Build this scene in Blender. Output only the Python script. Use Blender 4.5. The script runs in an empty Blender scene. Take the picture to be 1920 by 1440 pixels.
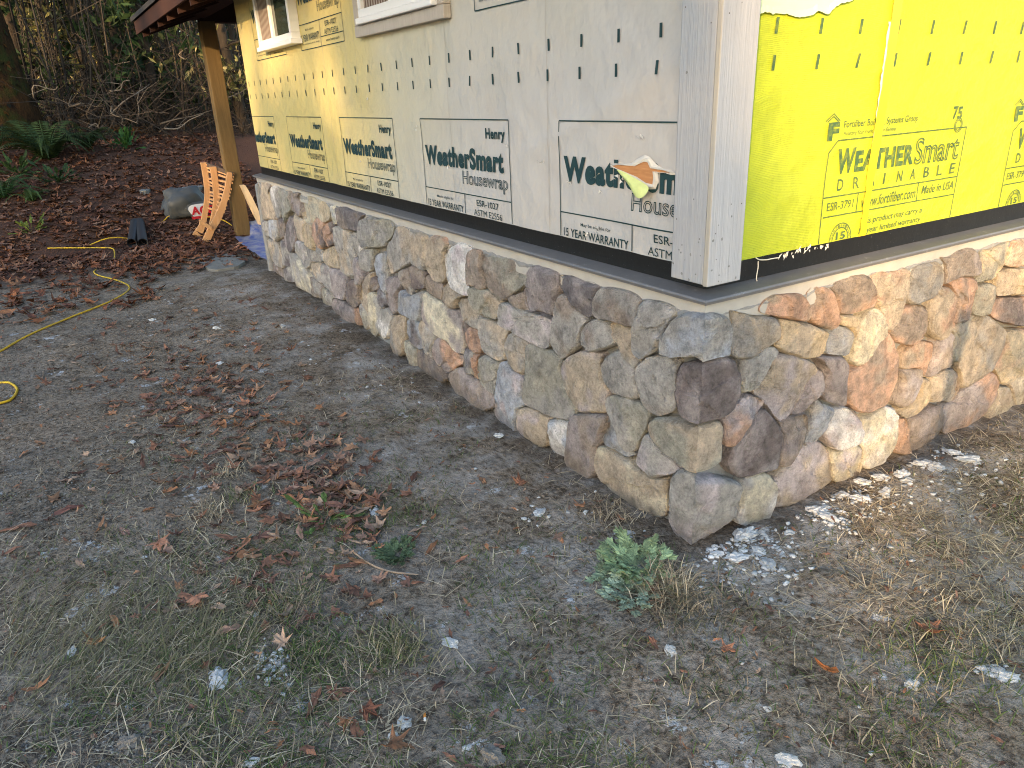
import bpy, bmesh, math, random
import numpy as np
from mathutils import Vector, Matrix, noise as mn

sc = bpy.context.scene
C = sc.collection
rad = math.radians

# ------------------------------------------------------------------ camera
F_PX, PITCH, ROLL, YAW = 1376.5, rad(21.655), rad(-2.4625), rad(30.790)
CAM = np.array([-1.65126, -1.57556, 1.55])
_fwd = np.array([math.sin(YAW)*math.cos(PITCH), math.cos(YAW)*math.cos(PITCH), -math.sin(PITCH)])
_rt = np.array([math.cos(YAW), -math.sin(YAW), 0.0])
_up = np.cross(_rt, _fwd)
_r = _rt*math.cos(ROLL) + _up*math.sin(ROLL)
_u = -_rt*math.sin(ROLL) + _up*math.cos(ROLL)
cam_d = bpy.data.cameras.new('camera'); cam = bpy.data.objects.new('camera', cam_d); C.objects.link(cam)
cam_d.sensor_width = 36.0; cam_d.lens = F_PX/1920*36.0; cam_d.clip_start = 0.05; cam_d.clip_end = 600
cam.matrix_world = Matrix(((_r[0], _u[0], -_fwd[0], CAM[0]), (_r[1], _u[1], -_fwd[1], CAM[1]),
                           (_r[2], _u[2], -_fwd[2], CAM[2]), (0, 0, 0, 1)))
sc.camera = cam

# ------------------------------------------------------------------ sky, sun, exposure
SUN_EL, SUN_AZ = rad(13), math.atan2(-0.78, -0.62)        # azimuth measured from +Y towards +X
SUN = np.array([math.sin(SUN_AZ)*math.cos(SUN_EL), math.cos(SUN_AZ)*math.cos(SUN_EL), math.sin(SUN_EL)])
w = bpy.data.worlds.new('World'); sc.world = w; w.use_nodes = True
nt = w.node_tree; bg = nt.nodes['Background']
sky = nt.nodes.new('ShaderNodeTexSky'); sky.sky_type = 'NISHITA'; sky.sun_disc = False
sky.sun_elevation = SUN_EL; sky.sun_rotation = SUN_AZ; sky.air_density = 1.0; sky.dust_density = 1.3; sky.ozone_density = 1.0
nt.links.new(sky.outputs[0], bg.inputs[0]); bg.inputs[1].default_value = 0.15
sun_d = bpy.data.lights.new('sun', 'SUN'); sun_d.energy = 2.8; sun_d.angle = rad(0.8); sun_d.color = (1.0, 0.66, 0.34)
sun_o = bpy.data.objects.new('sun', sun_d); C.objects.link(sun_o)
sun_o.rotation_euler = Vector(SUN).to_track_quat('Z', 'Y').to_euler(); sun_o.location = (-20, -16, 14)
sc.view_settings.view_transform = 'Standard'; sc.view_settings.look = 'None'
sc.view_settings.gamma = 1.0; sc.view_settings.exposure = 2.1
sc.view_settings.use_curve_mapping = False
sc.render.engine = 'CYCLES'
sc.cycles.use_denoising = True; sc.cycles.denoiser = 'OPENIMAGEDENOISE'; sc.cycles.denoising_input_passes = 'RGB_ALBEDO_NORMAL'; sc.cycles.denoising_prefilter = 'NONE'; sc.cycles.filter_width = 1.05
sc.cycles.max_bounces = 6; sc.cycles.diffuse_bounces = 3; sc.cycles.glossy_bounces = 2
sc.cycles.transparent_max_bounces = 4; sc.cycles.caustics_reflective = False; sc.cycles.caustics_refractive = False

# ------------------------------------------------------------------ pixel -> place helpers (measured from the photograph)
def ray(x, y):
    a, b = (x-960)/F_PX, (y-720)/F_PX
    return _r*a - _u*b + _fwd
def on_x(x, y, X): d = ray(x, y); return CAM + d*((X-CAM[0])/d[0])
def on_y(x, y, Y): d = ray(x, y); return CAM + d*((Y-CAM[1])/d[1])
def on_z(x, y, Z=0.0): d = ray(x, y); return CAM + d*((Z-CAM[2])/d[2])
def srgb(h):
    h = h.lstrip('#'); v = [int(h[i:i+2], 16)/255 for i in (0, 2, 4)]
    return tuple(c/12.92 if c <= .04045 else ((c+.055)/1.055)**2.4 for c in v)

# ------------------------------------------------------------------ object helpers
def link(o, parent=None):
    C.objects.link(o)
    if parent is not None: o.parent = parent
    return o
def tag(o, label=None, cat=None, group=None, kind=None):
    if label: o['label'] = label
    if cat: o['category'] = cat
    if group: o['group'] = group
    if kind: o['kind'] = kind
    return o
def thing(name, label, cat, loc=(0, 0, 0), group=None):
    o = bpy.data.objects.new(name, None); o.empty_display_size = .1; o.location = loc
    return tag(link(o), label, cat, group)
def mesh_obj(name, V, Fs, mat, parent=None, col=None, smooth=False, crease=0):
    """V Nx3, Fs = list of faces (any length) or int array Mx3/Mx4; col = per-vertex RGB"""
    me = bpy.data.meshes.new(name)
    V = np.asarray(V, dtype=np.float64)
    if isinstance(Fs, np.ndarray):
        n, k = Fs.shape
        me.vertices.add(len(V)); me.vertices.foreach_set('co', V.astype(np.float32).ravel())
        me.loops.add(n*k); me.loops.foreach_set('vertex_index', Fs.astype(np.int32).ravel())
        me.polygons.add(n); me.polygons.foreach_set('loop_start', np.arange(0, n*k, k, dtype=np.int32))
        me.update(calc_edges=True)
    else:
        me.from_pydata([tuple(v) for v in V], [], [tuple(f) for f in Fs])
    if col is not None:
        a = me.color_attributes.new('Col', 'FLOAT_COLOR', 'POINT')
        c = np.ones((len(V), 4), np.float32); c[:, :3] = col
        a.data.foreach_set('color', c.ravel())
    if smooth: me.polygons.foreach_set('use_smooth', np.ones(len(me.polygons), bool))
    if crease:
        bm = bmesh.new(); bm.from_mesh(me)
        for e in bm.edges:
            if len(e.link_faces) == 2 and e.calc_face_angle(0) > crease: e.smooth = False
        bm.to_mesh(me); bm.free()
    if mat is not None: me.materials.append(mat)
    me.validate(); me.update()
    return link(bpy.data.objects.new(name, me), parent)
class MB:
    """collects boxes, tubes and sheets of one piece"""
    def __init__(s): s.V = []; s.F = []; s.C = []
    def add(s, V, F, c=None):
        o = len(s.V); s.V += [tuple(v) for v in V]; s.F += [tuple(i+o for i in f) for f in F]
        s.C += [c if c is not None else (.5, .5, .5)]*len(V)
    def box(s, lo, hi, c=None):
        x0, y0, z0 = lo; x1, y1, z1 = hi
        s.add([(x0,y0,z0),(x1,y0,z0),(x1,y1,z0),(x0,y1,z0),(x0,y0,z1),(x1,y0,z1),(x1,y1,z1),(x0,y1,z1)],
              [(0,3,2,1),(4,5,6,7),(0,1,5,4),(1,2,6,5),(2,3,7,6),(3,0,4,7)], c)
    def obox(s, p, ax, ay, az, c=None):
        p, ax, ay, az = (np.array(q, float) for q in (p, ax, ay, az))
        V = [p+i*ax+j*ay+k*az for k in (0, 1) for i, j in ((0,0),(1,0),(1,1),(0,1))]
        s.add(V, [(0,3,2,1),(4,5,6,7),(0,1,5,4),(1,2,6,5),(2,3,7,6),(3,0,4,7)], c)
    def prism(s, poly, d, c=None):
        """poly = list of 3D points (planar), extruded by vector d"""
        n = len(poly); d = np.array(d, float); P = [np.array(p, float) for p in poly]
        s.add(P + [p+d for p in P], [tuple(range(n))[::-1], tuple(range(n, 2*n))] +
              [(i, (i+1) % n, n+(i+1) % n, n+i) for i in range(n)], c)
    def tube(s, pts, r, n=6, c=None, cap=True):
        pts = [np.array(p, float) for p in pts]; m = len(pts)
        rr = r if hasattr(r, '__len__') else [r]*m
        V = []; prev = None
        for i, p in enumerate(pts):
            t = pts[min(i+1, m-1)] - pts[max(i-1, 0)]; t = t/(np.linalg.norm(t)+1e-9)
            a = np.array([0, 0, 1.]) if abs(t[2]) < .9 else np.array([1., 0, 0])
            if prev is not None: a = prev
            u = a - t*np.dot(a, t); u /= np.linalg.norm(u)+1e-9; prev = u; v = np.cross(t, u)
            V += [p + rr[i]*(u*math.cos(2*math.pi*k/n) + v*math.sin(2*math.pi*k/n)) for k in range(n)]
        F = [(i*n+k, i*n+(k+1) % n, (i+1)*n+(k+1) % n, (i+1)*n+k) for i in range(m-1) for k in range(n)]
        if cap: F += [tuple(range(n))[::-1], tuple(range((m-1)*n, m*n))]
        s.add(V, F, c)
    def build(s, name, mat, parent=None, smooth=False, bevel=0, col=False):
        o = mesh_obj(name, s.V, s.F, mat, parent, col=np.array(s.C) if col else None, smooth=smooth)
        if bevel:
            b = o.modifiers.new('bevel', 'BEVEL'); b.width = bevel; b.segments = 2; b.limit_method = 'ANGLE'
        return o
def smooth_path(pts, k=6):
    P = [np.array(p, float) for p in pts]; out = []
    for i in range(len(P)-1):
        p0, p1, p2, p3 = P[max(i-1, 0)], P[i], P[i+1], P[min(i+2, len(P)-1)]
        for j in range(k):
            t = j/k
            out.append(.5*((2*p1)+(-p0+p2)*t+(2*p0-5*p1+4*p2-p3)*t*t+(-p0+3*p1-3*p2+p3)*t**3))
    out.append(P[-1]); return out

# ------------------------------------------------------------------ material helpers
class NT:
    def __init__(s, name, rough=.8, spec=.3):
        s.m = bpy.data.materials.new(name); s.m.use_nodes = True; s.t = s.m.node_tree
        s.b = s.t.nodes['Principled BSDF']; s.b.inputs['Roughness'].default_value = rough
        s.b.inputs['Specular IOR Level'].default_value = spec
    def n(s, ty, **kw):
        nd = s.t.nodes.new(ty)
        for k, v in kw.items():
            if k in nd.inputs: nd.inputs[k].default_value = v
            else: setattr(nd, k, v)
        return nd
    def l(s, a, b): s.t.links.new(a, b)
    def obj(s, sc3=(1, 1, 1), geo=False):
        t = s.n('ShaderNodeTexCoord') if not geo else s.n('ShaderNodeNewGeometry')
        m = s.n('ShaderNodeMapping'); m.inputs['Scale'].default_value = sc3
        s.l(t.outputs['Object' if not geo else 'Position'], m.inputs[0]); return m.outputs[0]
    def noise(s, vec, scale, detail=4, rough=.6, out='Fac'):
        n = s.n('ShaderNodeTexNoise'); n.inputs['Scale'].default_value = scale
        n.inputs['Detail'].default_value = detail; n.inputs['Roughness'].default_value = rough
        s.l(vec, n.inputs['Vector']); return n.outputs[out]
    def voro(s, vec, scale, feature='F1', out='Distance'):
        n = s.n('ShaderNodeTexVoronoi', feature=feature); n.inputs['Scale'].default_value = scale
        s.l(vec, n.inputs['Vector']); return n.outputs[out]
    def ramp(s, f, stops):
        r = s.n('ShaderNodeValToRGB'); e = r.color_ramp.elements
        while len(e) < len(stops): e.new(.5)
        for i, (p, c) in enumerate(stops):
            e[i].position = p; e[i].color = (*c, 1) if len(c) == 3 else c
        s.l(f, r.inputs[0]); return r.outputs[0]
    def rng(s, f, a, b, c=0., d=1.):
        r = s.n('ShaderNodeMapRange'); r.inputs[1].default_value = a; r.inputs[2].default_value = b
        r.inputs[3].default_value = c; r.inputs[4].default_value = d; s.l(f, r.inputs[0]); return r.outputs[0]
    def mix(s, f, a, b, blend='MIX'):
        m = s.n('ShaderNodeMix', data_type='RGBA', blend_type=blend)
        for k, v in ((0, f), (6, a), (7, b)):
            if hasattr(v, 'is_linked'): s.l(v, m.inputs[k])
            else: m.inputs[k].default_value = v if k == 0 else (*v, 1)
        return m.outputs[2]
    def math(s, op, a, b=0.):
        m = s.n('ShaderNodeMath', operation=op)
        for k, v in ((0, a), (1, b)):
            if hasattr(v, 'is_linked'): s.l(v, m.inputs[k])
            else: m.inputs[k].default_value = v
        return m.outputs[0]
    def attr(s, name='Col', ty='GEOMETRY'):
        a = s.n('ShaderNodeAttribute', attribute_name=name, attribute_type=ty); return a.outputs['Color']
    def sep(s, vec):
        x = s.n('ShaderNodeSeparateXYZ'); s.l(vec, x.inputs[0]); return x.outputs
    def col(s, c):
        if hasattr(c, 'is_linked'): s.l(c, s.b.inputs['Base Color'])
        else: s.b.inputs['Base Color'].default_value = (*c, 1)
        return s
    def bump(s, h, strength=.5, dist=.01):
        b = s.n('ShaderNodeBump'); b.inputs['Strength'].default_value = strength; b.inputs['Distance'].default_value = dist
        s.l(h, b.inputs['Height']); s.l(b.outputs[0], s.b.inputs['Normal']); return s
def plain(name, c, rough=.7, spec=.3, var=.12, scale=30, bump=.0):
    t = NT(name, rough, spec); v = t.obj(); f = t.noise(v, scale)
    t.col(t.mix(f, tuple(x*(1-var) for x in c), tuple(min(1, x*(1+var)) for x in c)))
    if bump: t.bump(t.noise(v, scale*3), bump, .004)
    return t.m
def leafmat(name, trans=.25, rough=.7):
    """foliage: colour from the mesh, a little light through the blade"""
    t = NT(name, rough, .2); c = t.attr(); t.col(c)
    tr = t.n('ShaderNodeBsdfTranslucent'); t.l(c, tr.inputs[0])
    mx = t.n('ShaderNodeMixShader'); mx.inputs[0].default_value = trans
    out = t.t.nodes['Material Output']
    t.l(t.b.outputs[0], mx.inputs[1]); t.l(tr.outputs[0], mx.inputs[2]); t.l(mx.outputs[0], out.inputs[0])
    return t.m
# ------------------------------------------------------------------ ground
def gz(x, y):
    """height of the ground: level by the wall, a leafy bank towards the wood"""
    x = np.asarray(x, float); y = np.asarray(y, float)
    st = 8.2 + .5*np.clip((x+1.6)/1.6, 0, 1)
    z = -.02*np.clip(x, 0, 6) + .235*np.clip(y-st, 0, 4.2)*np.clip((y-st)/1.2, 0, 1)**.5 + .03*np.clip(y-12.6, 0, 36)
    z = z + np.clip((y-6)/4, 0, 1)*.05*np.sin(x*1.3+.7)*np.sin(y*.9)
    z = z + .014*np.sin(x*2.1+y*1.3)*np.sin(y*2.7-x*.8)*np.clip(np.hypot(x, y)/1.2, 0.15, 1)
    return z
def gzs(x, y):
    cl = lambda v, a, b: a if v < a else (b if v > b else v)
    st = 8.2 + .5*cl((x+1.6)/1.6, 0, 1)
    z = -.02*cl(x, 0, 6) + .235*cl(y-st, 0, 4.2)*cl((y-st)/1.2, 0, 1)**.5 + .03*cl(y-12.6, 0, 36)
    z += cl((y-6)/4, 0, 1)*.05*math.sin(x*1.3+.7)*math.sin(y*.9)
    return z + .014*math.sin(x*2.1+y*1.3)*math.sin(y*2.7-x*.8)*cl(math.hypot(x, y)/1.2, .15, 1)
def make_ground():
    def lines(a, b, lo, hi, fine, grow, far):
        p = list(np.arange(lo, hi, fine)); s = fine
        while p[-1] < b: s *= grow; p.append(p[-1]+s)
        s = fine
        while p[0] > a: s *= grow; p.insert(0, p[0]-s)
        return np.array(p)
    xs = lines(-160, 160, -3.2, 3.0, .022, 1.12, 0); ys = lines(-120, 200, -1.4, 6.0, .022, 1.11, 0)
    X, Y = np.meshgrid(xs, ys)
    Z = gz(X, Y)
    flat = np.stack([X.ravel(), Y.ravel()], 1)
    fr = np.array([mn.fractal((x*3.1, y*3.1, 0), 1.0, 2.1, 5) if -4 < x < 4 and -2 < y < 12 else 0 for x, y in flat]).reshape(X.shape)
    Z = Z + .0100*fr
    rp = np.random.RandomState(2)                     # scuffs and footprints
    for _ in range(110):
        cx, cy, a = rp.uniform(-2.4, .1) if _ % 3 else rp.uniform(.2, 2.2), rp.uniform(-1.2, 4.5), rp.uniform(0, 3.14)
        if _ % 3 == 0: cy = rp.uniform(-1.3, -.25)
        if cx > -.12 and cy > -.2: continue
        u_ = (X-cx)*math.cos(a)+(Y-cy)*math.sin(a); v_ = -(X-cx)*math.sin(a)+(Y-cy)*math.cos(a)
        q = (u_/rp.uniform(.08, .15))**2 + (v_/rp.uniform(.035, .06))**2
        Z = Z - rp.uniform(.004, .011)*np.exp(-q**2) + .003*np.exp(-(q-1.9)**2*2)
    Z = np.where(np.hypot(X, Y) > 60, np.minimum(Z, 1.6), Z)
    V = np.stack([X.ravel(), Y.ravel(), Z.ravel()], 1)
    ny, nx = X.shape; i = np.arange(ny*nx).reshape(ny, nx)
    Fq = np.stack([i[:-1, :-1].ravel(), i[:-1, 1:].ravel(), i[1:, 1:].ravel(), i[1:, :-1].ravel()], 1)
    return V, Fq
def m_ground():
    t = NT('ground_dirt', .95, .12); v = t.obj()
    xyz = t.sep(v)
    n1 = t.noise(v, 1.7, 5, .65); n2 = t.noise(v, 7.0, 5, .72); n3 = t.noise(v, 42, 4, .75)
    base = t.mix(n1, (.124, .094, .066), (.305, .250, .192))
    base = t.mix(t.math('MULTIPLY', t.rng(n2, .53, .36), .9), base, (.050, .038, .028))
    base = t.mix(t.math('MULTIPLY', t.rng(n3, .42, .72), .65), base, (.40, .335, .26))
    base = t.mix(t.math('MULTIPLY', t.rng(n3, .50, .34), .85), base, (.050, .039, .029))
    # pale stone dust and mortar wash, thickest beside the wall and in old splashes
    nearw = t.math('MULTIPLY', t.rng(xyz[0], -1.35, -.15, .15, 1.), t.rng(xyz[1], 7.2, 5.4))
    d2 = t.math('MULTIPLY', t.rng(t.noise(v, 2.6, 6, .72), .44, .62), nearw)
    base = t.mix(t.math('MULTIPLY', d2, .65), base, (.47, .46, .44))
    sp = t.math('MULTIPLY', t.rng(t.noise(v, 4.6, 6, .8), .60, .645), t.rng(xyz[1], 7.0, 5.5))
    base = t.mix(t.math('MULTIPLY', sp, .78), base, (.55, .575, .60))
    # darker soil line along the foot of the wall
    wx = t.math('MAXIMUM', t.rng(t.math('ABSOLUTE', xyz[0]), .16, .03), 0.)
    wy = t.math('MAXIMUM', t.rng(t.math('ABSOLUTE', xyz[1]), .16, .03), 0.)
    soil_line = t.math('MULTIPLY', t.math('MAXIMUM', t.math('MULTIPLY', wx, t.rng(xyz[1], -.05, .0)), t.math('MULTIPLY', wy, t.rng(xyz[0], -.05, .0))), t.rng(n2, .38, .55))
    base = t.mix(t.math('MULTIPLY', soil_line, .7), base, (.060, .046, .034))
    # leaf mould towards the wood
    far = t.math('ADD', t.rng(xyz[1], 6.0, 8.2), t.math('MULTIPLY', n1, .6))
    base = t.mix(t.rng(far, .6, .95), base, t.mix(n3, (.045, .024, .017), (.14, .075, .05)))
    t.col(base)
    t.bump(t.math('ADD', n3, t.math('MULTIPLY', n2, 1.2)), 1.0, .024)
    return t.m
_V, _F = make_ground()
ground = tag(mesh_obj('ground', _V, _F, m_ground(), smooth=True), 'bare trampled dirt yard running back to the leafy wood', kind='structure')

# ------------------------------------------------------------------ fieldstones, traced stone by stone
TILES = dict(A=(470,330,7.2),B=(540,440,7.2),C=(600,370,7.2),D=(640,540,7.2),E=(720,420,7.2),F=(760,560,7.2),G=(860,460,7.2),
 H=(860,620,6),I=(1000,500,6),J=(1000,720,5.143),K=(1160,560,5.143),M=(1200,780,5.143),N=(1360,520,6),O=(1360,720,5.143),
 P=(1560,470,6.545),Q=(1540,660,6),R=(1720,440,4.76),S=(1700,620,3.967))
# tile  colours(main,second)  outline
LEFT = """
A tb 66,90 150,80 255,130 215,200 240,330 300,500 340,600 250,585 150,600 118,480 95,350
A wg 225,175 270,130 340,150 375,300 400,480 395,560 330,580 290,480 240,330
A og 350,165 430,190 480,330 520,460 460,530 430,650 405,560 400,450 370,290
A tb 430,200 520,205 540,330 555,460 510,465 480,340
A pb 520,235 640,225 610,290 640,420 640,560 560,480 550,400
A yc 610,280 700,255 850,310 1020,390 1035,590 960,640 885,540 820,640 700,640 650,540 625,400
A yt 700,640 825,650 835,800 850,1010 790,985 710,910 680,790
A cw 1030,400 1110,410 1140,560 1145,640 1080,660 1045,580
A rk 885,545 960,640 940,760 970,940 935,995 880,900 835,780 835,660
A kr 1000,640 1050,620 1080,700 1085,930 1000,970 950,860 940,720
A gd 150,605 215,625 235,720 245,815 200,820 170,730
A gu 225,590 310,590 330,640 360,800 330,890 260,830 235,720
A kb 335,590 400,560 430,680 440,830 390,860 350,740
A dp 500,540 540,590 570,720 590,860 560,1020 500,1040 450,900 455,760 460,640
A tg 545,510 620,560 690,620 680,780 710,910 620,870 580,770 550,620
A gt 205,840 330,890 390,1010 430,1150 425,1270 270,1150 235,1000
A gd 395,880 450,840 480,980 540,1060 560,1240 430,1210 420,1080
A bl 270,1160 420,1270 430,1380 340,1370 280,1310
A gd 435,1225 540,1240 590,1440 470,1430 440,1380
A gl 600,870 710,930 740,1080 690,1230 620,1100 560,1030 595,950
B gc 10,270 60,250 180,440 270,560 320,680 310,820 230,770 120,700 60,560 30,420
B bg 275,550 420,690 430,880 310,830 325,690
B gt 220,170 340,240 430,370 310,370 290,420 240,470 190,420 200,250
B tg 310,380 400,380 410,500 420,680 330,600 260,520 250,470
B pg 400,380 520,440 560,560 590,820 440,690 415,560
B pl 530,450 650,490 740,620 770,760 740,900 610,850 570,650
B wg 345,140 370,110 430,220 470,370 400,340 350,240
B yt 430,220 580,150 610,260 650,470 540,440 470,370
C tg 110,420 220,385 370,460 400,640 430,800 430,1070 290,1080 220,980 190,780 140,620
B og 425,710 560,830 570,980 450,940 430,850
B pd 580,850 740,920 830,1000 860,1080 890,1220 760,1160 640,1070 560,980
B rt 840,1000 910,1000 950,1240 890,1220 865,1090
B bk 760,680 830,600 880,620 900,760 930,960 860,990 800,960 760,860
B pg 870,310 940,330 950,480 1000,580 960,690 890,690 860,560 850,400
B go 970,190 1120,190 1130,280 1100,480 1040,510 980,480 945,380
B bt 1000,570 1120,500 1100,640 1060,790 1070,960 1050,1100 980,990 930,900 950,740
B og 930,930 1000,1020 1060,1090 1040,1290 980,1260 940,1080
B bk 1110,560 1160,640 1190,760 1120,780 1085,730
B gc 1065,790 1120,790 1200,900 1240,1060 1190,1200 1150,1390 1080,1330 1040,1210 1080,1020
B du 1180,710 1250,780 1300,960 1250,1000 1190,860
B gw 1250,1020 1310,990 1390,1110 1360,1380 1290,1430 1190,1290 1190,1180
C bd 165,150 290,125 430,190 580,230 520,310 505,470 400,450 270,420 220,370 190,260
C go 520,310 640,260 760,290 900,310 970,370 960,510 860,610 840,680 700,690 540,680 520,520 505,400
C gw 390,470 510,480 525,640 540,690 520,800 440,790 420,640
C gt 980,400 1100,400 1220,470 1180,560 1175,700 1180,900 1060,960 910,1050 860,900 850,720 870,610 950,560
C gu 700,780 820,740 850,900 880,1050 880,1250 850,1320 780,1220 720,1040 680,900
C gt 1230,480 1310,480 1400,520 1410,700 1400,990 1330,980 1190,880 1170,740 1190,590
C pg 870,1090 1040,1070 1085,1180 1010,1330 1010,1560 950,1590 900,1500 860,1330 885,1220
C gb 1060,990 1150,960 1200,1130 1220,1310 1180,1330 1100,1230 1050,1120
E kb 300,590 340,555 540,660 500,760 510,880 370,900 330,760
E bp 540,700 600,740 730,820 750,880 740,1040 640,1000 540,930 500,840 510,760
E tr 560,180 680,160 800,190 820,290 760,380 750,520 780,760 720,810 620,760 550,640 535,440 540,280
E wl 830,310 960,255 1100,290 1160,330 1090,400 1080,540 1110,760 1120,990 980,960 860,880 800,780 770,600 750,440
E tb 760,830 800,800 900,930 1010,980 930,1050 920,1150 830,1110 740,1050 750,900
E br 1090,400 1180,340 1270,370 1280,500 1290,680 1330,860 1290,890 1180,840 1120,850 1095,640
G ob 270,100 420,150 620,200 820,230 960,280 880,380 850,510 740,620 560,775 490,740 330,590 300,400 265,250
E ug 160,940 240,895 290,990 360,960 490,910 490,1050 470,1320 380,1290 150,1190 140,1060
F cp 200,-90 320,0 440,60 560,150 640,170 720,330 740,480 760,780 640,740 560,610 400,500 250,370 200,280
F gt 640,50 660,10 820,10 870,110 900,200 1020,250 960,290 960,430 900,430 800,370 730,330 690,180
G to 110,570 180,570 330,610 430,690 520,770 470,870 465,1015 370,1000 210,920 150,830
D du 830,440 900,420 1030,480 1050,640 1080,830 980,830 880,740 830,600
F tg 200,290 240,330 400,480 370,560 340,680 350,810 280,810 230,700 200,560 180,400
F pr 365,570 430,520 560,620 640,740 750,790 740,900 640,930 530,1020 440,950 370,820 345,720
F db 110,690 230,720 360,820 440,960 530,1080 500,1140 400,1100 280,1030 150,960 120,830
D co 820,720 860,720 970,840 990,970 1010,1100 930,1050 850,930 820,840
D tg 660,400 740,360 870,410 820,470 830,620 815,730 820,900 770,940 680,870 640,780 660,600
F dr 800,390 970,450 990,600 980,740 900,740 780,610 780,500
F dg 770,680 860,680 890,760 900,860 880,1060 780,1020 740,930 760,800
F rt 870,750 970,760 930,860 940,960 960,1100 880,1070 900,900
H bp -150,490 -60,430 20,430 80,530 190,570 240,650 330,700 385,760 370,860 250,920 120,840 60,760 -50,720 -110,600
F gt 975,280 1030,270 1180,350 1350,440 1310,520 1300,830 1230,860 1130,800 1020,730 990,560
H go 215,290 290,290 430,370 410,560 385,740 300,680 220,600 180,450
H gt 500,60 550,30 660,80 750,150 720,220 720,420 690,510 600,470 520,380 480,240
H ul 440,370 490,350 540,440 600,500 700,540 690,680 680,760 720,850 640,880 620,1040 620,1160 540,1110 430,1030 370,940 385,760 410,600
H og 730,180 780,160 900,220 1010,250 1120,350 1090,450 1140,560 1180,700 1240,830 1270,950 1210,1020 1060,1000 900,920 720,830 680,760 700,620 730,480
H tl 640,890 730,870 880,930 980,1000 960,1120 960,1290 890,1340 790,1280 660,1170 625,1070
J uw 110,360 200,350 310,375 300,480 300,640 295,790 200,730 120,620 105,480
G pd 900,360 990,280 1150,330 1300,390 1300,560 1270,700 1250,970 1080,920 910,890 860,780 830,620 870,500
G bt 620,720 820,630 860,760 910,890 850,890 720,820
G gl 480,810 530,780 700,830 920,920 1100,980 1220,1030 1170,1200 1160,1380 1090,1410 900,1330 760,1250 640,1170 480,1080 465,950
I dp 245,95 400,120 560,190 700,230 660,330 650,540 580,580 480,520 380,400 290,280 240,190
I gb 280,310 330,350 440,490 570,620 510,690 480,830 480,900 350,1010 270,1050 200,970 140,870 170,720 210,520 240,370
I bg 700,250 850,250 1060,300 1160,380 1150,520 1110,690 1000,680 850,610 720,590 660,540 650,400
I gb 560,640 680,590 790,640 830,760 890,880 740,940 580,965 500,890 480,790 510,700
I gt 810,660 850,640 960,690 1090,720 1080,830 1060,960 1120,1090 1100,1150 1040,1130 960,1020 920,900 850,800
K gu 515,160 400,330 310,510 170,600 100,540 105,430 150,180 190,20 340,30 480,80
I tl 300,1060 430,990 540,950 720,990 705,1130 730,1290 790,1440 775,1520 800,1650 650,1660 510,1660 430,1580 340,1440 310,1330 260,1180
I gt 760,1020 910,950 1000,1080 1100,1170 1120,1290 1140,1490 1080,1510 940,1470 830,1430 740,1300 710,1150
K gb 140,650 250,580 380,560 480,600 515,690 500,900 490,1090 360,1150 280,1110 190,1030 150,900 125,740
J pb 340,320 430,295 560,300 680,320 670,400 620,520 570,640 560,760 580,880 480,950 390,890 300,760 300,600 300,450
J og 680,150 760,120 900,155 1000,200 1085,300 1060,430 980,560 950,660 870,670 810,560 760,400 690,260 665,200
J ug 690,330 740,370 780,490 830,620 930,680 930,710 850,725 740,650 650,590 605,530 650,470
J gl 1050,490 1100,540 1180,650 1290,740 1370,830 1310,880 1140,920 1040,870 950,790 960,690 990,570
J tc 590,620 640,610 760,690 870,740 930,820 1050,880 1120,920 1240,930 1250,1080 1240,1290 1190,1310 1030,1240 850,1160 720,1070 640,960 580,850 555,740
"""
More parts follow.
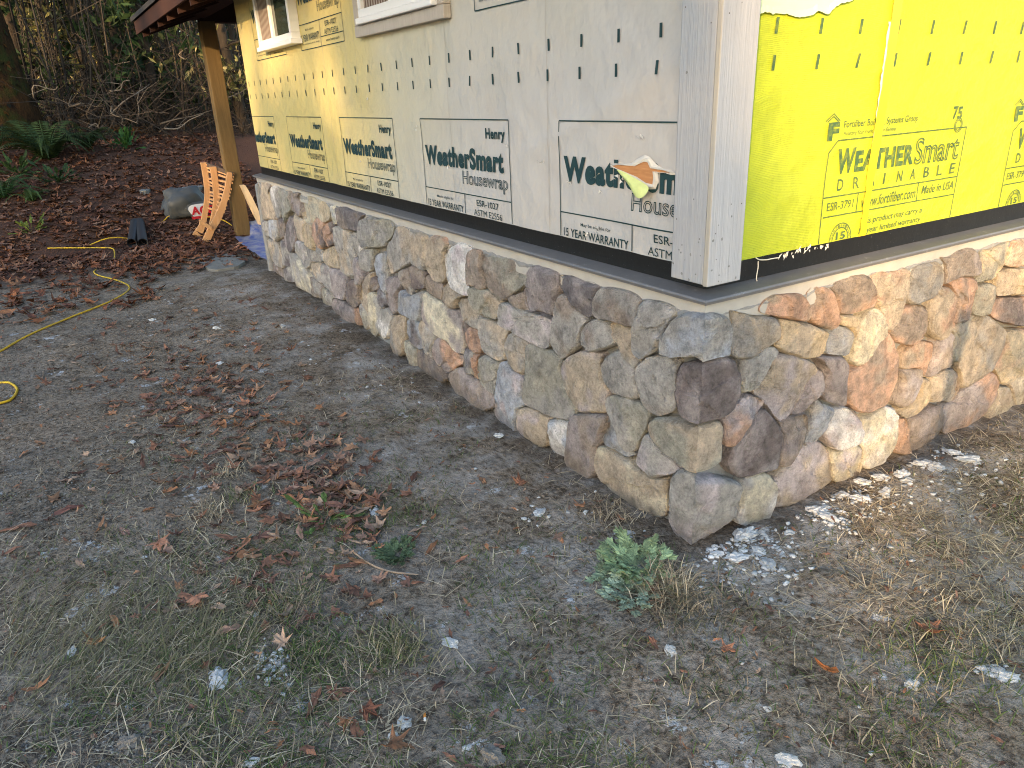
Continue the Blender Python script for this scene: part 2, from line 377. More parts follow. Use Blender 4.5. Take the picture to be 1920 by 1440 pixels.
RIGHT = """
N tg 110,380 250,420 420,450 640,460 675,600 670,680 580,770 470,830 350,910 230,930 130,900 105,760 130,600 120,480
N rt 440,380 480,290 580,220 760,190 900,195 970,260 990,400 975,500 900,510 740,480 560,440 460,410
N rb 960,210 1060,120 1180,130 1290,180 1320,320 1325,520 1280,610 1170,590 1060,520 990,440 995,340
N yt 670,480 870,510 980,530 1110,590 1220,640 1220,700 1190,830 1120,910 980,930 800,900 650,850 590,770 670,690
P gu 20,1090 120,940 260,960 290,1050 270,1180 230,1300 120,1310 0,1280 0,1200
N go 230,940 360,910 480,810 590,800 640,840 540,960 480,1080 420,1170 350,1300 210,1310 215,1100
N tl 610,890 760,890 960,940 1070,1010 1080,1090 975,1200 890,1400 790,1550 680,1655 610,1600 540,1480 450,1380 350,1300 420,1180 490,1080 550,960
N pd 1090,1050 1140,1080 1155,1220 1120,1330 1040,1430 950,1540 860,1570 800,1560 890,1400 980,1200
Q pd 10,90 60,70 290,80 330,150 305,310 310,450 320,630 200,600 50,540 80,400 110,250 90,180
O lr 200,160 280,120 400,170 390,230 300,330 220,440 150,530 70,620 30,600 30,470 20,360 100,270
O kp 410,250 460,300 520,380 560,470 550,600 530,820 400,860 240,910 140,910 60,830 50,740 130,600 230,450 300,350
O bp 560,400 680,330 830,310 830,430 780,590 690,680 620,800 540,825 540,700 570,560
O ug 890,210 930,170 1080,260 1070,320 980,480 900,590 820,600 800,560 840,440 880,310
Q lw 200,660 330,640 430,690 500,830 510,960 430,1040 330,1080 200,1120 130,1060 70,930 90,860 170,750
O lt 720,640 850,590 940,580 1020,640 1070,760 1080,860 1060,960 900,1050 700,1160 620,1200 480,1205 510,1060 530,900 560,830 640,780
O wc 220,930 320,890 450,870 500,960 500,1070 470,1180 420,1300 330,1370 220,1390 110,1340 150,1230 160,1090
Q cl 190,1140 300,1110 420,1060 500,1100 520,1180 500,1350 440,1440 240,1500 170,1470 180,1300 160,1180
Q wc 530,780 680,700 770,650 860,660 900,740 905,1000 860,1100 770,1200 650,1290 510,1340 520,1150 500,1080 510,900
Q br 330,210 440,205 520,120 633,-67 740,-180 789,-214 850,-130 890,0 915,180 910,320 860,450 800,610 700,660 600,700 470,700 370,620 325,480 305,360
Q bl 920,215 1120,200 1180,230 1160,380 1130,470 1020,580 930,650 870,590 900,480 930,330
Q yt 1180,330 1250,310 1240,420 1200,560 1120,700 1000,760 910,710 960,650 1060,570 1130,480
Q rb 910,770 1010,770 1010,900 1010,1060 1040,1140 950,1175 840,1140 880,1060 905,950
S bp 65,680 130,640 280,560 300,640 290,720 270,780 150,870 60,920 30,910 40,800
P br 10,450 150,380 330,320 500,310 570,450 590,560 580,700 440,740 300,790 140,790 140,640 120,540 60,480
P tr 530,310 640,270 800,270 1000,215 990,360 970,560 930,740 880,920 790,1000 740,990 700,880 650,700 600,540 560,420
P gt 1050,240 1170,170 1380,150 1430,240 1430,360 1380,520 1300,600 1150,650 1050,690 1000,630 1020,480
P yt 150,820 310,800 350,860 340,1000 310,1090 280,1000 240,940 140,920
P tc 440,820 540,730 620,730 680,860 695,1000 690,1060 600,1130 530,1240 440,1380 360,1430 310,1390 320,1250 340,1080 370,940
P rb 950,710 1100,690 1220,700 1230,880 1190,1030 1060,1160 960,1170 840,1130 790,1010 880,930 900,840
R tr 250,470 330,480 372,540 365,680 345,800 290,870 240,950 190,940 130,870 140,720 170,620 210,560
R bp 240,205 330,210 430,150 510,125 590,170 610,260 610,340 550,385 440,385 350,415 280,450 295,370 300,280
R rb 320,440 420,390 550,390 565,480 535,600 500,750 440,800 360,820 365,700 375,560 350,490
R yo 590,150 680,140 800,80 890,60 850,180 800,300 740,390 650,420 570,440 570,400 620,340 620,250
R tr 890,60 952,45 1050,30 1060,290 810,290 850,190
R to 580,480 700,440 735,470 720,600 690,700 620,745 530,720 545,620
R ty 760,350 850,310 1010,310 1060,330 1060,530 850,545 735,550 740,450
R kr 730,590 850,570 1000,560 1060,570 1050,830 900,820 780,780 690,715
S tr -5,300 5,200 60,130 150,90 240,100 225,200 185,290 160,350 140,310 100,285
S pb 250,90 310,55 375,20 365,150 350,280 270,310 180,360 200,280 230,190
S ot 354,-6 479,-72 556,-54 530,40 490,160 420,250 370,240 365,150 378,30
S tg 560,20 600,-60 650,-110 700,-50 770,0 760,90 700,220 650,320 540,400 450,445 460,370 420,260 490,170
S yr 780,10 873,0 930,0 930,100 860,300 820,380 740,410 720,350 670,280 720,200 750,100
S tb 220,340 340,310 400,300 440,400 430,470 370,545 290,535 210,545 190,480 200,400
S pr 430,470 560,400 660,310 710,340 720,430 690,520 600,640 480,720 330,780 300,770 310,640 330,560 400,530
S ct 720,430 800,430 820,560 740,640 640,680 600,665 640,610 700,520
S ct 810,400 873,350 930,340 930,570 830,590 820,470
"""  # the grey-blue stone of tile P keeps a cast shadow in its colour
# corner stones: left-face outline | right-face outline, both from the top of the shared corner edge
QUOIN = """
K gu 820,632 700,585 560,570 480,580 370,540 375,400 480,220 610,140 800,190 | 800,190 1000,160 1110,190 1140,300 1125,420 1110,560 1000,580 820,640
K kp 780,1240 640,1200 540,1130 510,1000 500,840 520,710 560,640 680,622 800,668 | 800,668 950,628 1080,580 1190,620 1215,760 1200,930 1130,1080 1000,1180 780,1240
M to 530,590 410,540 340,470 160,330 80,220 45,140 50,70 100,30 300,60 575,130 | 575,130 700,110 810,75 850,110 835,300 825,450 750,510 530,590
M gl 495,1325 380,1230 280,1150 225,1030 225,850 240,700 260,590 330,540 400,540 530,640 | 530,640 620,645 800,630 1015,660 970,870 965,980 900,1050 690,1200 495,1325
"""
def muted(c, k=.72):
    g_ = c @ np.array([.3, .55, .15]); return (g_ + (c-g_)*k)*1.66
PAL = {k: muted(np.array(srgb(v))) for k, v in dict(g='8f8e8b', t='a0937f', y='ad9c7c', o='8b8a7e', p='8b8384', b='877b70', w='bcbcbc', u='8c95a2',
    r='ab8870', d='6a666a', l='a49ca1', c='b3ad97', k='6b6262').items()}
BACK = .080        # depth of the mortar bed behind the face plane
def parse(txt):
    for ln in txt.strip().splitlines():
        tl, cc, rest = ln.split(' ', 2); ox, oy, s = TILES[tl]
        yield cc, [[(ox+float(a)/s, oy+float(b)/s) for a, b in (p.split(',') for p in half.split())] for half in rest.split('|')]
def chaikin(P, k=2, q=.22):
    for _ in range(k):
        Q = []
        for i in range(len(P)):
            a, b = P[i], P[(i+1) % len(P)]; Q += [a*(1-q)+b*q, a*q+b*(1-q)]
        P = np.array(Q)
    return P
def resample(P, n):
    P = np.vstack([P, P[:1]]); d = np.r_[0, np.cumsum(np.hypot(*np.diff(P, axis=0).T))]
    s = np.linspace(0, d[-1], n, endpoint=False)
    return np.stack([np.interp(s, d, P[:, 0]), np.interp(s, d, P[:, 1])], 1)
def fold(u, z, h, side):
    """unfolded wall coordinate -> place; h = how far out from the mortar bed"""
    d = BACK - h
    if side == 'L': return np.stack([d, -u, z], 1)
    if side == 'R': return np.stack([u, d, z], 1)
    x = np.where(u < 0, d, u + 0*d); y = np.where(u < 0, -u, d)
    # corner stone: both faces meet in one worn edge
    x = np.where(u < 0, d, np.maximum(u, d)); y = np.where(u < 0, np.maximum(-u, d), d)
    return np.stack([x, y, z], 1)
def stone_mesh(P, side, cc, seed, N=64):
    rng = np.random.RandomState(seed)
    P = np.array(P, float)
    if np.sum(P[:, 0]*np.roll(P[:, 1], -1) - np.roll(P[:, 0], -1)*P[:, 1]) < 0: P = P[::-1]
    P = resample(chaikin(P, 1, .10 if side == 'Q' else .17), N)
    c = P.mean(0)
    # worn, slightly irregular outline, a hair smaller than the joint
    ang = np.linspace(0, 2*np.pi, N, endpoint=False)
    r = np.hypot(*(P-c).T)
    wob = np.array([mn.fractal((math.cos(a)*1.6+seed*7.1, math.sin(a)*1.6, seed*.37), 1, 2, 4) for a in ang])
    size = math.sqrt(abs(np.sum(P[:, 0]*np.roll(P[:, 1], -1) - np.roll(P[:, 0], -1)*P[:, 1]))/2)
    P = c + (P-c)*((r+.0020+wob*.0045)/r)[:, None]
    fr = np.array([1, 1, .992, .98, .965, .945, .92, .89, .85, .80, .74, .67, .59, .50, .41, .31, .21, .10])
    H = BACK - (.006 if side == 'Q' else rng.uniform(.006, .026))
    tilt = rng.uniform(-.10, .10, 2)*(side != 'Q')
    facets = [(rng.uniform(0, 2*np.pi), rng.uniform(.10, .75), rng.uniform(.25, .75)) for _ in range(0 if side == 'Q' else rng.randint(2, 5))]
    U, Z, Hh = [], [], []
    rmax = np.hypot(*(P-c).T)
    rb = min(.012, .10*size)*rng.uniform(.7, 1.4)
    for i, f in enumerate(fr):
        Q = c + (P-c)*f
        if i == 0: h = np.full(N, -.01)
        else:
            d = (1-f)*rmax
            e = np.clip(d/rb, 0, 1)
            h = H*(.64 + .36*(.6*e + .4*np.sqrt(1-(1-e)**2)))
        U.append(Q[:, 0]); Z.append(Q[:, 1]); Hh.append(h)
    U = np.append(np.concatenate(U), c[0]); Z = np.append(np.concatenate(Z), c[1]); Hh = np.append(np.concatenate(Hh), H)
    du, dz = (U-c[0])/size, (Z-c[1])/size
    body = Hh > .64*H+1e-6
    h2 = Hh + np.where(body, H*.5*(tilt[0]*du + tilt[1]*dz), 0)
    for a, off, k in facets:                         # split faces
        pl = H*(1.0 - k*np.clip(du*math.cos(a)+dz*math.sin(a)-off*.45, 0, 9))
        h2 = np.where(body, np.minimum(h2, np.maximum(pl, .30*H)), h2)
    for _ in range(rng.randint(1, 4)):               # a shelf where a flake has come away
        a = rng.uniform(0, 2*np.pi); off = rng.uniform(-.05, .32); dp = rng.uniform(.004, .011)
        wv = np.array([mn.fractal((u*9+seed, z*9, _*3.1), 1, 2, 3) for u, z in zip(U, Z)])*.16
        h2 = np.where(body & (du*math.cos(a)+dz*math.sin(a)+wv > off), h2-dp, h2)
    so = seed*3.7
    n1 = np.array([mn.fractal((u*7+so, z*7, so*.3), 1, 2.1, 3) for u, z in zip(U, Z)])
    n2 = np.array([mn.ridged_multi_fractal((u*22+so, z*22+so, 1.7), .9, 2.1, 3, .9, 2) for u, z in zip(U, Z)])
    h2 = h2 + np.where(Hh > .1*H, n1*(.003 if side == 'Q' else .0070) + (n2-1.0)*.0034, 0)
    if side == 'Q':                                  # a vertex of every ring sits on the worn corner edge
        for i in range(len(fr)):
            u = U[i*N:(i+1)*N]
            for k in range(N):
                j = (k+1) % N
                if u[k]*u[j] < 0: u[k if abs(u[k]) < abs(u[j]) else j] = 0.0
        U[-1] = 0.0 if abs(U[-1]) < .02 else U[-1]
    V = fold(U, Z, h2, side)
    m = len(fr); F = []
    for i in range(m-1):
        for k in range(N):
            F.append((i*N+k, i*N+(k+1) % N, (i+1)*N+(k+1) % N, (i+1)*N+k))
    F += [((m-1)*N+k, (m-1)*N+(k+1) % N, m*N) for k in range(N)]
    if side == 'L': pass
    # colour: mineral blotches in two tints, rusty or pale veins, lichen-free
    a, b = PAL[cc[0]], PAL[cc[1]]
    m1 = np.array([mn.fractal((u*5.5+so*1.9, z*5.5+3, so), 1, 2, 4) for u, z in zip(U, Z)])
    m2 = np.array([mn.fractal((u*16+so, z*16+9, so+4), 1, 2, 4) for u, z in zip(U, Z)])
    th = rng.uniform(-.15, .25)
    k = np.clip((m1-th)*2.6+.35, 0, 1)[:, None]
    col = a*(1-k) + b*k
    col = col*(1 + .28*np.clip(m2, -1, 1))[:, None]*rng.uniform(.9, 1.1)
    return V, F, np.clip(col, .01, .9)
def m_stone():
    t = NT('fieldstone', .86, .25); v = t.obj(); c = t.attr()
    f = t.noise(v, 26, 8, .78); f2 = t.noise(v, 90, 5, .75)
    c2 = t.mix(1.0, c, t.ramp(f, [(.30, (.50, .49, .48)), (.50, (.98, .98, .98)), (.70, (1.30, 1.28, 1.25))]), 'MULTIPLY')
    st = t.noise(t.obj((40, 40, 130)), 1.0, 4, .7)     # bedding streaks
    c2 = t.mix(.40, c2, t.mix(st, tuple([.55]*3), tuple([1.4]*3)), 'MULTIPLY')
    c2 = t.mix(.45, c2, t.mix(t.rng(f2, .3, .7), tuple([.55]*3), tuple([1.42]*3)), 'MULTIPLY')
    # mortar haze and grit smeared on the faces
    g = t.math('MULTIPLY', t.rng(t.noise(v, 11, 6, .75), .54, .70), .40)
    c2 = t.mix(g, c2, (.47, .47, .46))
    sp = t.rng(f2, .70, .76)
    c2 = t.mix(t.math('MULTIPLY', sp, .7), c2, (.66, .65, .62))
    z_ = t.sep(v)[2]                                   # splashed soil along the foot
    mud = t.math('MULTIPLY', t.rng(t.math('ADD', z_, t.math('MULTIPLY', t.noise(v, 14, 4, .7), -.14)), .04, -.06), .5)
    c2 = t.mix(mud, c2, (.13, .105, .08))
    t.col(c2)
    rg = t.n('ShaderNodeTexNoise', noise_type='RIDGED_MULTIFRACTAL'); rg.inputs['Scale'].default_value = 9; rg.inputs['Detail'].default_value = 6; t.l(v, rg.inputs['Vector'])
    h = t.math('ADD', t.math('ADD', t.math('MULTIPLY', f, 1.0), t.math('MULTIPLY', f2, .6)), t.math('ADD', t.math('MULTIPLY', st, .22), t.math('MULTIPLY', rg.outputs[0], .22)))
    t.bump(h, 1.0, .034)
    return t.m
# ------------------------------------------------------------------ the cabin
cabin = thing('cabin', 'half-clad cabin with beige and yellow house wrap above a fieldstone base', 'cabin', (0, 0, 0))
LEN_L, LEN_R = 5.86, 5.0
def m_mortar():
    t = NT('mortar', .95, .1); v = t.obj()
    f = t.noise(v, 24, 6, .7)
    t.col(t.mix(f, (.13, .135, .138), (.36, .365, .36))); t.bump(t.noise(v, 90, 5, .7), .8, .008); return t.m
def sheet(u0, u1, z0, z1, nu, nz, fn):
    us, zs = np.linspace(u0, u1, nu), np.linspace(z0, z1, nz)
    Ug, Zg = np.meshgrid(us, zs); V = fn(Ug.ravel(), Zg.ravel())
    i = np.arange(nu*nz).reshape(nz, nu)
    return V, np.stack([i[:-1, :-1].ravel(), i[:-1, 1:].ravel(), i[1:, 1:].ravel(), i[1:, :-1].ravel()], 1)
def nz3(P, s, o=4): return np.array([mn.fractal((p[0]*s, p[1]*s, p[2]*s), 1, 2, o) for p in P])
M_mortar = m_mortar(); M_stone = m_stone()
# mortar bed: a solid footing, its faces behind the stones
def bed(u, z):
    d = np.full_like(u, BACK+.004)
    x = np.where(u < 0, d, np.maximum(u, d)); y = np.where(u < 0, np.maximum(-u, d), d)
    P = np.stack([x, y, z], 1); n = .007*nz3(P, 16)
    P[:, 0] += np.where(u < 0, n, 0); P[:, 1] += np.where(u >= 0, n, 0); return P
ubed = np.r_[np.linspace(-LEN_L, -BACK, 260), np.linspace(BACK, LEN_R, 200)]
def bed_mesh():
    zs = np.linspace(-.2, .85, 44); Ug, Zg = np.meshgrid(ubed, zs); V = bed(Ug.ravel(), Zg.ravel())
    nu = len(ubed); i = np.arange(nu*len(zs)).reshape(len(zs), nu)
    return V, np.stack([i[:-1, :-1].ravel(), i[:-1, 1:].ravel(), i[1:, 1:].ravel(), i[1:, :-1].ravel()], 1)
V, F = bed_mesh()
stone_base = mesh_obj('stone_base', V, F, M_mortar, cabin, smooth=True)
stone_base['label'] = 'fieldstone wainscot set in grey mortar'
n = 0
def add_stone(P, side, cc, N=64):
    global n; n += 1
    V, F, col = stone_mesh(P, side, cc, n, N)
    return mesh_obj('stone', V, F, M_stone, stone_base, col=col, smooth=True, crease=.42)
for cc, (pts,) in parse(LEFT):
    add_stone([(-on_x(x, y, .02)[1], on_x(x, y, .02)[2]) for x, y in pts], 'L', cc)
for cc, (pts,) in parse(RIGHT):
    add_stone([(on_y(x, y, .02)[0], on_y(x, y, .02)[2]) for x, y in pts], 'R', cc)
for cc, (pl, pr) in parse(QUOIN):
    a = [(-max(on_x(x, y, .006)[1], 0), on_x(x, y, .006)[2]) for x, y in pl[1:-1]]
    b = [(max(on_y(x, y, .006)[0], 0), on_y(x, y, .006)[2]) for x, y in pr]
    add_stone(a+b, 'Q', cc, 110)
# the base goes on beyond the right edge of the picture
_rs = random.Random(5); u = 2.24
while u < LEN_R-.25:
    wd = _rs.uniform(.16, .26); z = -.12 + _rs.uniform(0, .03)
    while z < .84:
        hh = _rs.uniform(.13, .24); z1 = min(z+hh, .875); j = lambda: _rs.uniform(-.022, .022)
        if z1-z > .06:
            add_stone([(u+.006+j(), z+.005+j()), (u+wd/2, z+.003), (u+wd-.006+j(), z+.005+j()), (u+wd-.004, (z+z1)/2), (u+wd-.006+j(), z1-.005), (u+wd/2, z1-.004), (u+.006+j(), z1-.005), (u+.004, (z+z1)/2)],
                      'R', _rs.choice(['tb', 'gt', 'rb', 'pb', 'tg', 'yt', 'lt']), 36)
        z = z1
    u += wd
# end face of the base at the porch
eb = MB(); eb.box((.02, LEN_L-.06, -.1), (.6, LEN_L+.02, .84)); eb.build('end_return', M_mortar, stone_base, bevel=.02)

# body behind the wrap, pale strip, ledge, flashing
M_strip = plain('fibre_cement_strip', (.385, .375, .345), .85, .15, .18, 14, .3)
M_metal = NT('dark_metal_ledge', .45, .5)
_v = M_metal.obj(); M_metal.b.inputs['Metallic'].default_value = .15
_f = M_metal.noise(_v, 13, 6, .75)
_c = M_metal.mix(_f, (.10, .10, .105), (.18, .18, .183))
_c = M_metal.mix(M_metal.math('MULTIPLY', M_metal.rng(M_metal.noise(_v, 26, 6, .8), .60, .70), .6), _c, (.34, .34, .34))
M_metal.col(_c); M_metal.bump(_f, .2, .004); M_metal = M_metal.m
t = NT('black_membrane', .38, .45); _v = t.obj()
t.col(t.mix(t.math('MULTIPLY', t.rng(t.noise(_v, 240, 2), .72, .76), .8), (.006, .006, .0065), (.5, .5, .5))); t.bump(t.noise(_v, 12, 3), .2, .01); M_black = t.m
M_frame = plain('sheathing', (.33, .22, .12), .8)
b = MB(); b.box((.112, .112, 0), (LEN_R, LEN_L-.02, 2.62)); b.build('wall', M_frame, cabin)
def ring(profile, name, mat, parent=cabin, bevel=0, c0=LEN_L, c1=LEN_R):
    """profile of (depth behind face plane, z) swept along both walls with a mitred corner"""
    k = len(profile); V = []; 
    for (d, z) in profile: V.append((d, c0, z))
    for (d, z) in profile: V.append((d, d, z))
    for (d, z) in profile: V.append((c1, d, z))
    F = [(s*k+i, s*k+(i+1) % k, (s+1)*k+(i+1) % k, (s+1)*k+i) for s in (0, 1) for i in range(k)]
    F += [tuple(range(k))[::-1], tuple(range(2*k, 3*k))]
    o = mesh_obj(name, V, F, mat, parent)
    if bevel:
        bm_ = o.modifiers.new('bevel', 'BEVEL'); bm_.width = bevel; bm_.segments = 2; bm_.limit_method = 'ANGLE'
    return o
ring([(.111, .80), (.048, .80), (.046, .899), (.111, .908)], 'trim_strip', M_strip)
ring([(.110, .924), (.034, .913), (.030, .907), (.032, .897), (.040, .901), (.110, .911)], 'drip_ledge', M_metal, c0=LEN_L+.07)
ring([(.111, .9245), (.1035, .9245), (.1035, 1.03), (.111, 1.03)], 'flashing', M_black, c0=LEN_L-.01)
# ragged fillet of mortar where the top stones meet the strip
def fillet():
    us = np.r_[np.linspace(-LEN_L, -.046, 420), np.linspace(.046, LEN_R, 360)]; V = []
    for k, (d, z) in enumerate(((.078, .780), (.058, .810), (.0450, .838), (.0445, .852), (.052, .856))):
        for u in us:
            nn = mn.fractal((u*7, k*.35, 2.0), 1, 2, 4); n2_ = mn.fractal((u*31, k*.7, 5.0), 1, 2, 3)
            dd = d + .006*nn*(k in (1, 2)); z_ = z + (.013*nn + .005*n2_)*(k > 0)
            V.append((dd, max(-u, dd), z_) if u < 0 else (max(u, dd), dd, z_))
    n_ = len(us); return np.array(V), np.array([(k*n_+i, k*n_+i+1, (k+1)*n_+i+1, (k+1)*n_+i) for k in range(4) for i in range(n_-1)])
V, F = fillet(); mesh_obj('mortar_fillet', V, F, M_mortar, stone_base, smooth=True)

# ------------------------------------------------------------------ house wrap
def m_wrap_left():
    t = NT('beige_wrap', .55, .35); v = t.obj(); xyz = t.sep(v)
    # sun-bleached beige near the corner, still yellow under the porch end
    f = t.math('ADD', t.math('ADD', t.rng(xyz[1], 1.5, 4.5), t.math('MULTIPLY', t.rng(xyz[2], 1.0, 2.3), .28)), t.math('MULTIPLY', t.noise(v, 1.1, 3, .5), .42))
    c = t.ramp(f, [(.30, (.408, .407, .40)), (.62, (.44, .425, .34)), (1.0, (.52, .44, .18))])
    st = t.noise(t.obj((3.0, 9.0, 1.1)), 4, 4, .65)
    c = t.mix(.35, c, t.mix(st, (.90, .90, .90), (1.06, 1.06, 1.06)), 'MULTIPLY')
    bl = t.rng(t.noise(v, 3.2, 5, .7), .52, .72)
    c = t.mix(t.math('MULTIPLY', bl, .25), c, (.40, .33, .26))
    t.col(c)
    h = t.math('ADD', t.math('MULTIPLY', t.noise(t.obj((4, 8, 5)), 1.5, 3), .6), t.math('MULTIPLY', t.noise(v, 4, 4, .5), 2.0))
    t.bump(h, .5, .022); return t.m
def m_wrap_right():
    t = NT('yellow_wrap', .5, .35); v = t.obj(); xyz = t.sep(v)
    c = t.mix(t.noise(v, 3, 4, .6), (.45, .53, .022), (.545, .615, .035))
    c = t.mix(t.math('MULTIPLY', t.rng(t.noise(v, 9, 5, .75), .62, .74), .35), c, (.42, .36, .05))
    wv = t.n('ShaderNodeTexWave', wave_type='BANDS', bands_direction='DIAGONAL'); wv.inputs['Scale'].default_value = 130
    t.l(v, wv.inputs['Vector'])
    c = t.mix(.16, c, t.mix(wv.outputs['Fac'], tuple([.72]*3), tuple([1.12]*3)), 'MULTIPLY'); t.col(c)
    h = t.math('ADD', t.math('MULTIPLY', wv.outputs['Fac'], .18), t.math('MULTIPLY', t.noise(v, 4.5, 4, .5), 6.0))
    t.bump(h, .6, .016); return t.m
WX = .099                                     # plane of the wrap
FOLD = [(.55, 1.52, -.35, .005), (1.0, 1.36, -.3, .004), (1.5, 1.62, -.4, .005), (2.1, 1.46, -.3, .004), (.8, 1.85, -.45, .005), (2.8, 1.7, -.35, .004), (3.4, 1.3, .3, .004), (.45, 1.12, .3, .004), (1.9, 1.2, .25, .003), (4.4, 1.55, -.3, .004)]
def wrapL(u, z):
    P = np.stack([np.full_like(u, WX), u, z], 1)
    P[:, 0] += .0045*nz3(P*np.array([1, 1.2, .8]), 2.2, 3) - .001
    for y_, z_, sl, a_ in FOLD: P[:, 0] -= a_*np.exp(-((z-z_-sl*(u-y_))/.028)**2)*np.exp(-((u-y_)/.55)**2)
    low = np.clip((.999-z)/.02, 0, 1)
    P[:, 2] += low*.004*nz3(P, 9, 3); return P
def wrapR(u, z):
    P = np.stack([u, np.full_like(u, WX), z], 1)
    P[:, 1] += .0050*nz3(P*np.array([1.2, 1, .8]), 2.4, 3) - .001
    for y_, z_, sl, a_ in FOLD: P[:, 1] -= a_*np.exp(-((z-z_-sl*(u-y_*.5))/.025)**2)*np.exp(-((u-y_*.5)/.3)**2)
    low = np.clip((1.003-z)/.02, 0, 1)
    P[:, 2] += low*.003*nz3(P, 9, 3); return P
V, F = sheet(.14, LEN_L, .992, 2.6, 240, 70, wrapL)
wl = mesh_obj('house_wrap', V, F[:, ::-1], m_wrap_left(), cabin, smooth=True); wl['label'] = 'weathered beige wrap turning yellow towards the porch'
V, F = sheet(.14, LEN_R, .998, 2.6, 220, 70, wrapR)
wr = mesh_obj('house_wrap', V, F, m_wrap_right(), cabin, smooth=True); wr['label'] = 'bright lemon yellow drainable wrap on the right wall'
M_print = plain('teal_print', (.012, .040, .046), .6, .25, .25, 60)
t = NT('faded_green_print', .6, .25); _v = t.obj()
t.col(t.mix(t.rng(t.noise(_v, 40, 4, .8), .45, .7), (.045, .10, .045), (.20, .24, .03))); M_print2 = t.m

def text_mesh(txt, bold=0., outline=0., shear=0.):
    cu = bpy.data.curves.new('lettering', 'FONT'); cu.body = txt; cu.shear = shear; cu.space_character = 1 + bold*1.9; cu.resolution_u = 3
    if outline: cu.fill_mode = 'NONE'; cu.bevel_depth = outline; cu.bevel_resolution = 0; cu.offset = bold
    else: cu.fill_mode = 'FRONT'; cu.offset = bold
    o = bpy.data.objects.new('lettering', cu); C.objects.link(o)
    dg = bpy.context.evaluated_depsgraph_get()
    me = bpy.data.meshes.new_from_object(o.evaluated_get(dg))
    bpy.data.objects.remove(o); bpy.data.curves.remove(cu)
    return me
def lettering(txt, wall, r, mat, bold=0., outline=0., shear=0.):
    """print txt to fill the rectangle r = (start, bottom, end, top) along a wall"""
    me = text_mesh(txt, bold, outline, shear)
    V = np.array([v.co[:] for v in me.vertices]); lo, hi = V.min(0), V.max(0)
    a, z0, b_, z1 = r
    s = (V[:, 0]-lo[0])/(hi[0]-lo[0]); q = (V[:, 1]-lo[1])/(hi[1]-lo[1])
    u = a + (b_-a)*s; z = z0 + (z1-z0)*q; dep = V[:, 2]*0 - .0038
    if wall == 'L': P = wrapL(u, z); P[:, 0] += dep
    else: P = wrapR(u, z); P[:, 1] += dep
    keep = [tuple(p.vertices) for p in me.polygons]; bpy.data.meshes.remove(me)
    return mesh_obj('lettering', P, keep, mat, wl if wall == 'L' else wr)
def lines(segs, wall, mat, w=.004, name='print_border'):
    m = MB()
    for (a, z0, b_, z1) in segs:
        k = max(2, int(max(abs(b_-a), abs(z1-z0))/.06)); hor = abs(b_-a) > abs(z1-z0)
        us, zs = np.linspace(a, b_, k), np.linspace(z0, z1, k); L = []
        for sgn in (-1, 1):
            uu = us if hor else us + sgn*w/2; zz = zs + sgn*w/2 if hor else zs
            P = wrapL(uu, zz) if wall == 'L' else wrapR(uu, zz)
            P[:, 0 if wall == 'L' else 1] -= .0036; L.append(P)
        V = np.vstack(L); m.add(V, [(i, i+1, k+i+1, k+i) for i in range(k-1)])
    return m.build(name, mat, wl if wall == 'L' else wr)
# left wall: y grows to the left in the picture, so every line of print runs from high y to low y
def henry_box(y0, zs=0.0, right=True):
    """y0 = left edge of the box"""
    y1 = y0-.89; c = [(y0, 1.440+zs, y1, 1.440+zs), (y0, 1.092+zs, y1, 1.092+zs)]
    bot = max(.996, .934+zs)
    c += [(y0, 1.440+zs, y0, bot), (y1, 1.440+zs, y1, bot), (y0-.447, 1.092+zs, y0-.447, bot)]
    if not right: c = [q if q[0] == q[2] else (q[0], q[1], .15, q[3]) for q in c if q[0] > .2]
    if zs: c += [(y0-.447, .990+zs, y1, .990+zs), (y0, .934+zs, y1, .934+zs)]
    lines(c, 'L', M_print, .005)
    T = lambda s, r, **k: lettering(s, 'L', (y0-r[0], r[1]+zs, y0-r[2], r[3]+zs), M_print, **k)
    T('Henry', (.680, 1.344, .857, 1.404), bold=.035)
    T('WeatherSmart', (.028, 1.212, .838, 1.312), bold=.050)
    T('Housewrap', (.440, 1.122, .866, 1.203), outline=.020)
    T('May be eligible for', (.135, 1.045, .322, 1.062), bold=.005)
    if zs:
        T('15 YEAR WARRANTY', (.022, .985, .428, 1.028), bold=.012)
        T('See www.henry.com for details', (.04, .962, .41, .974), bold=.004)
        T('ESR-1027', (.565, 1.045, .775, 1.075), bold=.010); T('ASTM E2556', (.535, .998, .800, 1.028))
        T('www.henry.com', (.55, .950, .80, .972), bold=.008)
    else:
        T('15 YEAR WARRANTY', (.022, .9985, .428, 1.032), bold=.012)
        T('ESR-1027', (.565, 1.045, .775, 1.075), bold=.010); T('ASTM E2556', (.535, .9985, .800, 1.028))
for k in range(4): henry_box(.912+1.2677*k, right=k > 0)
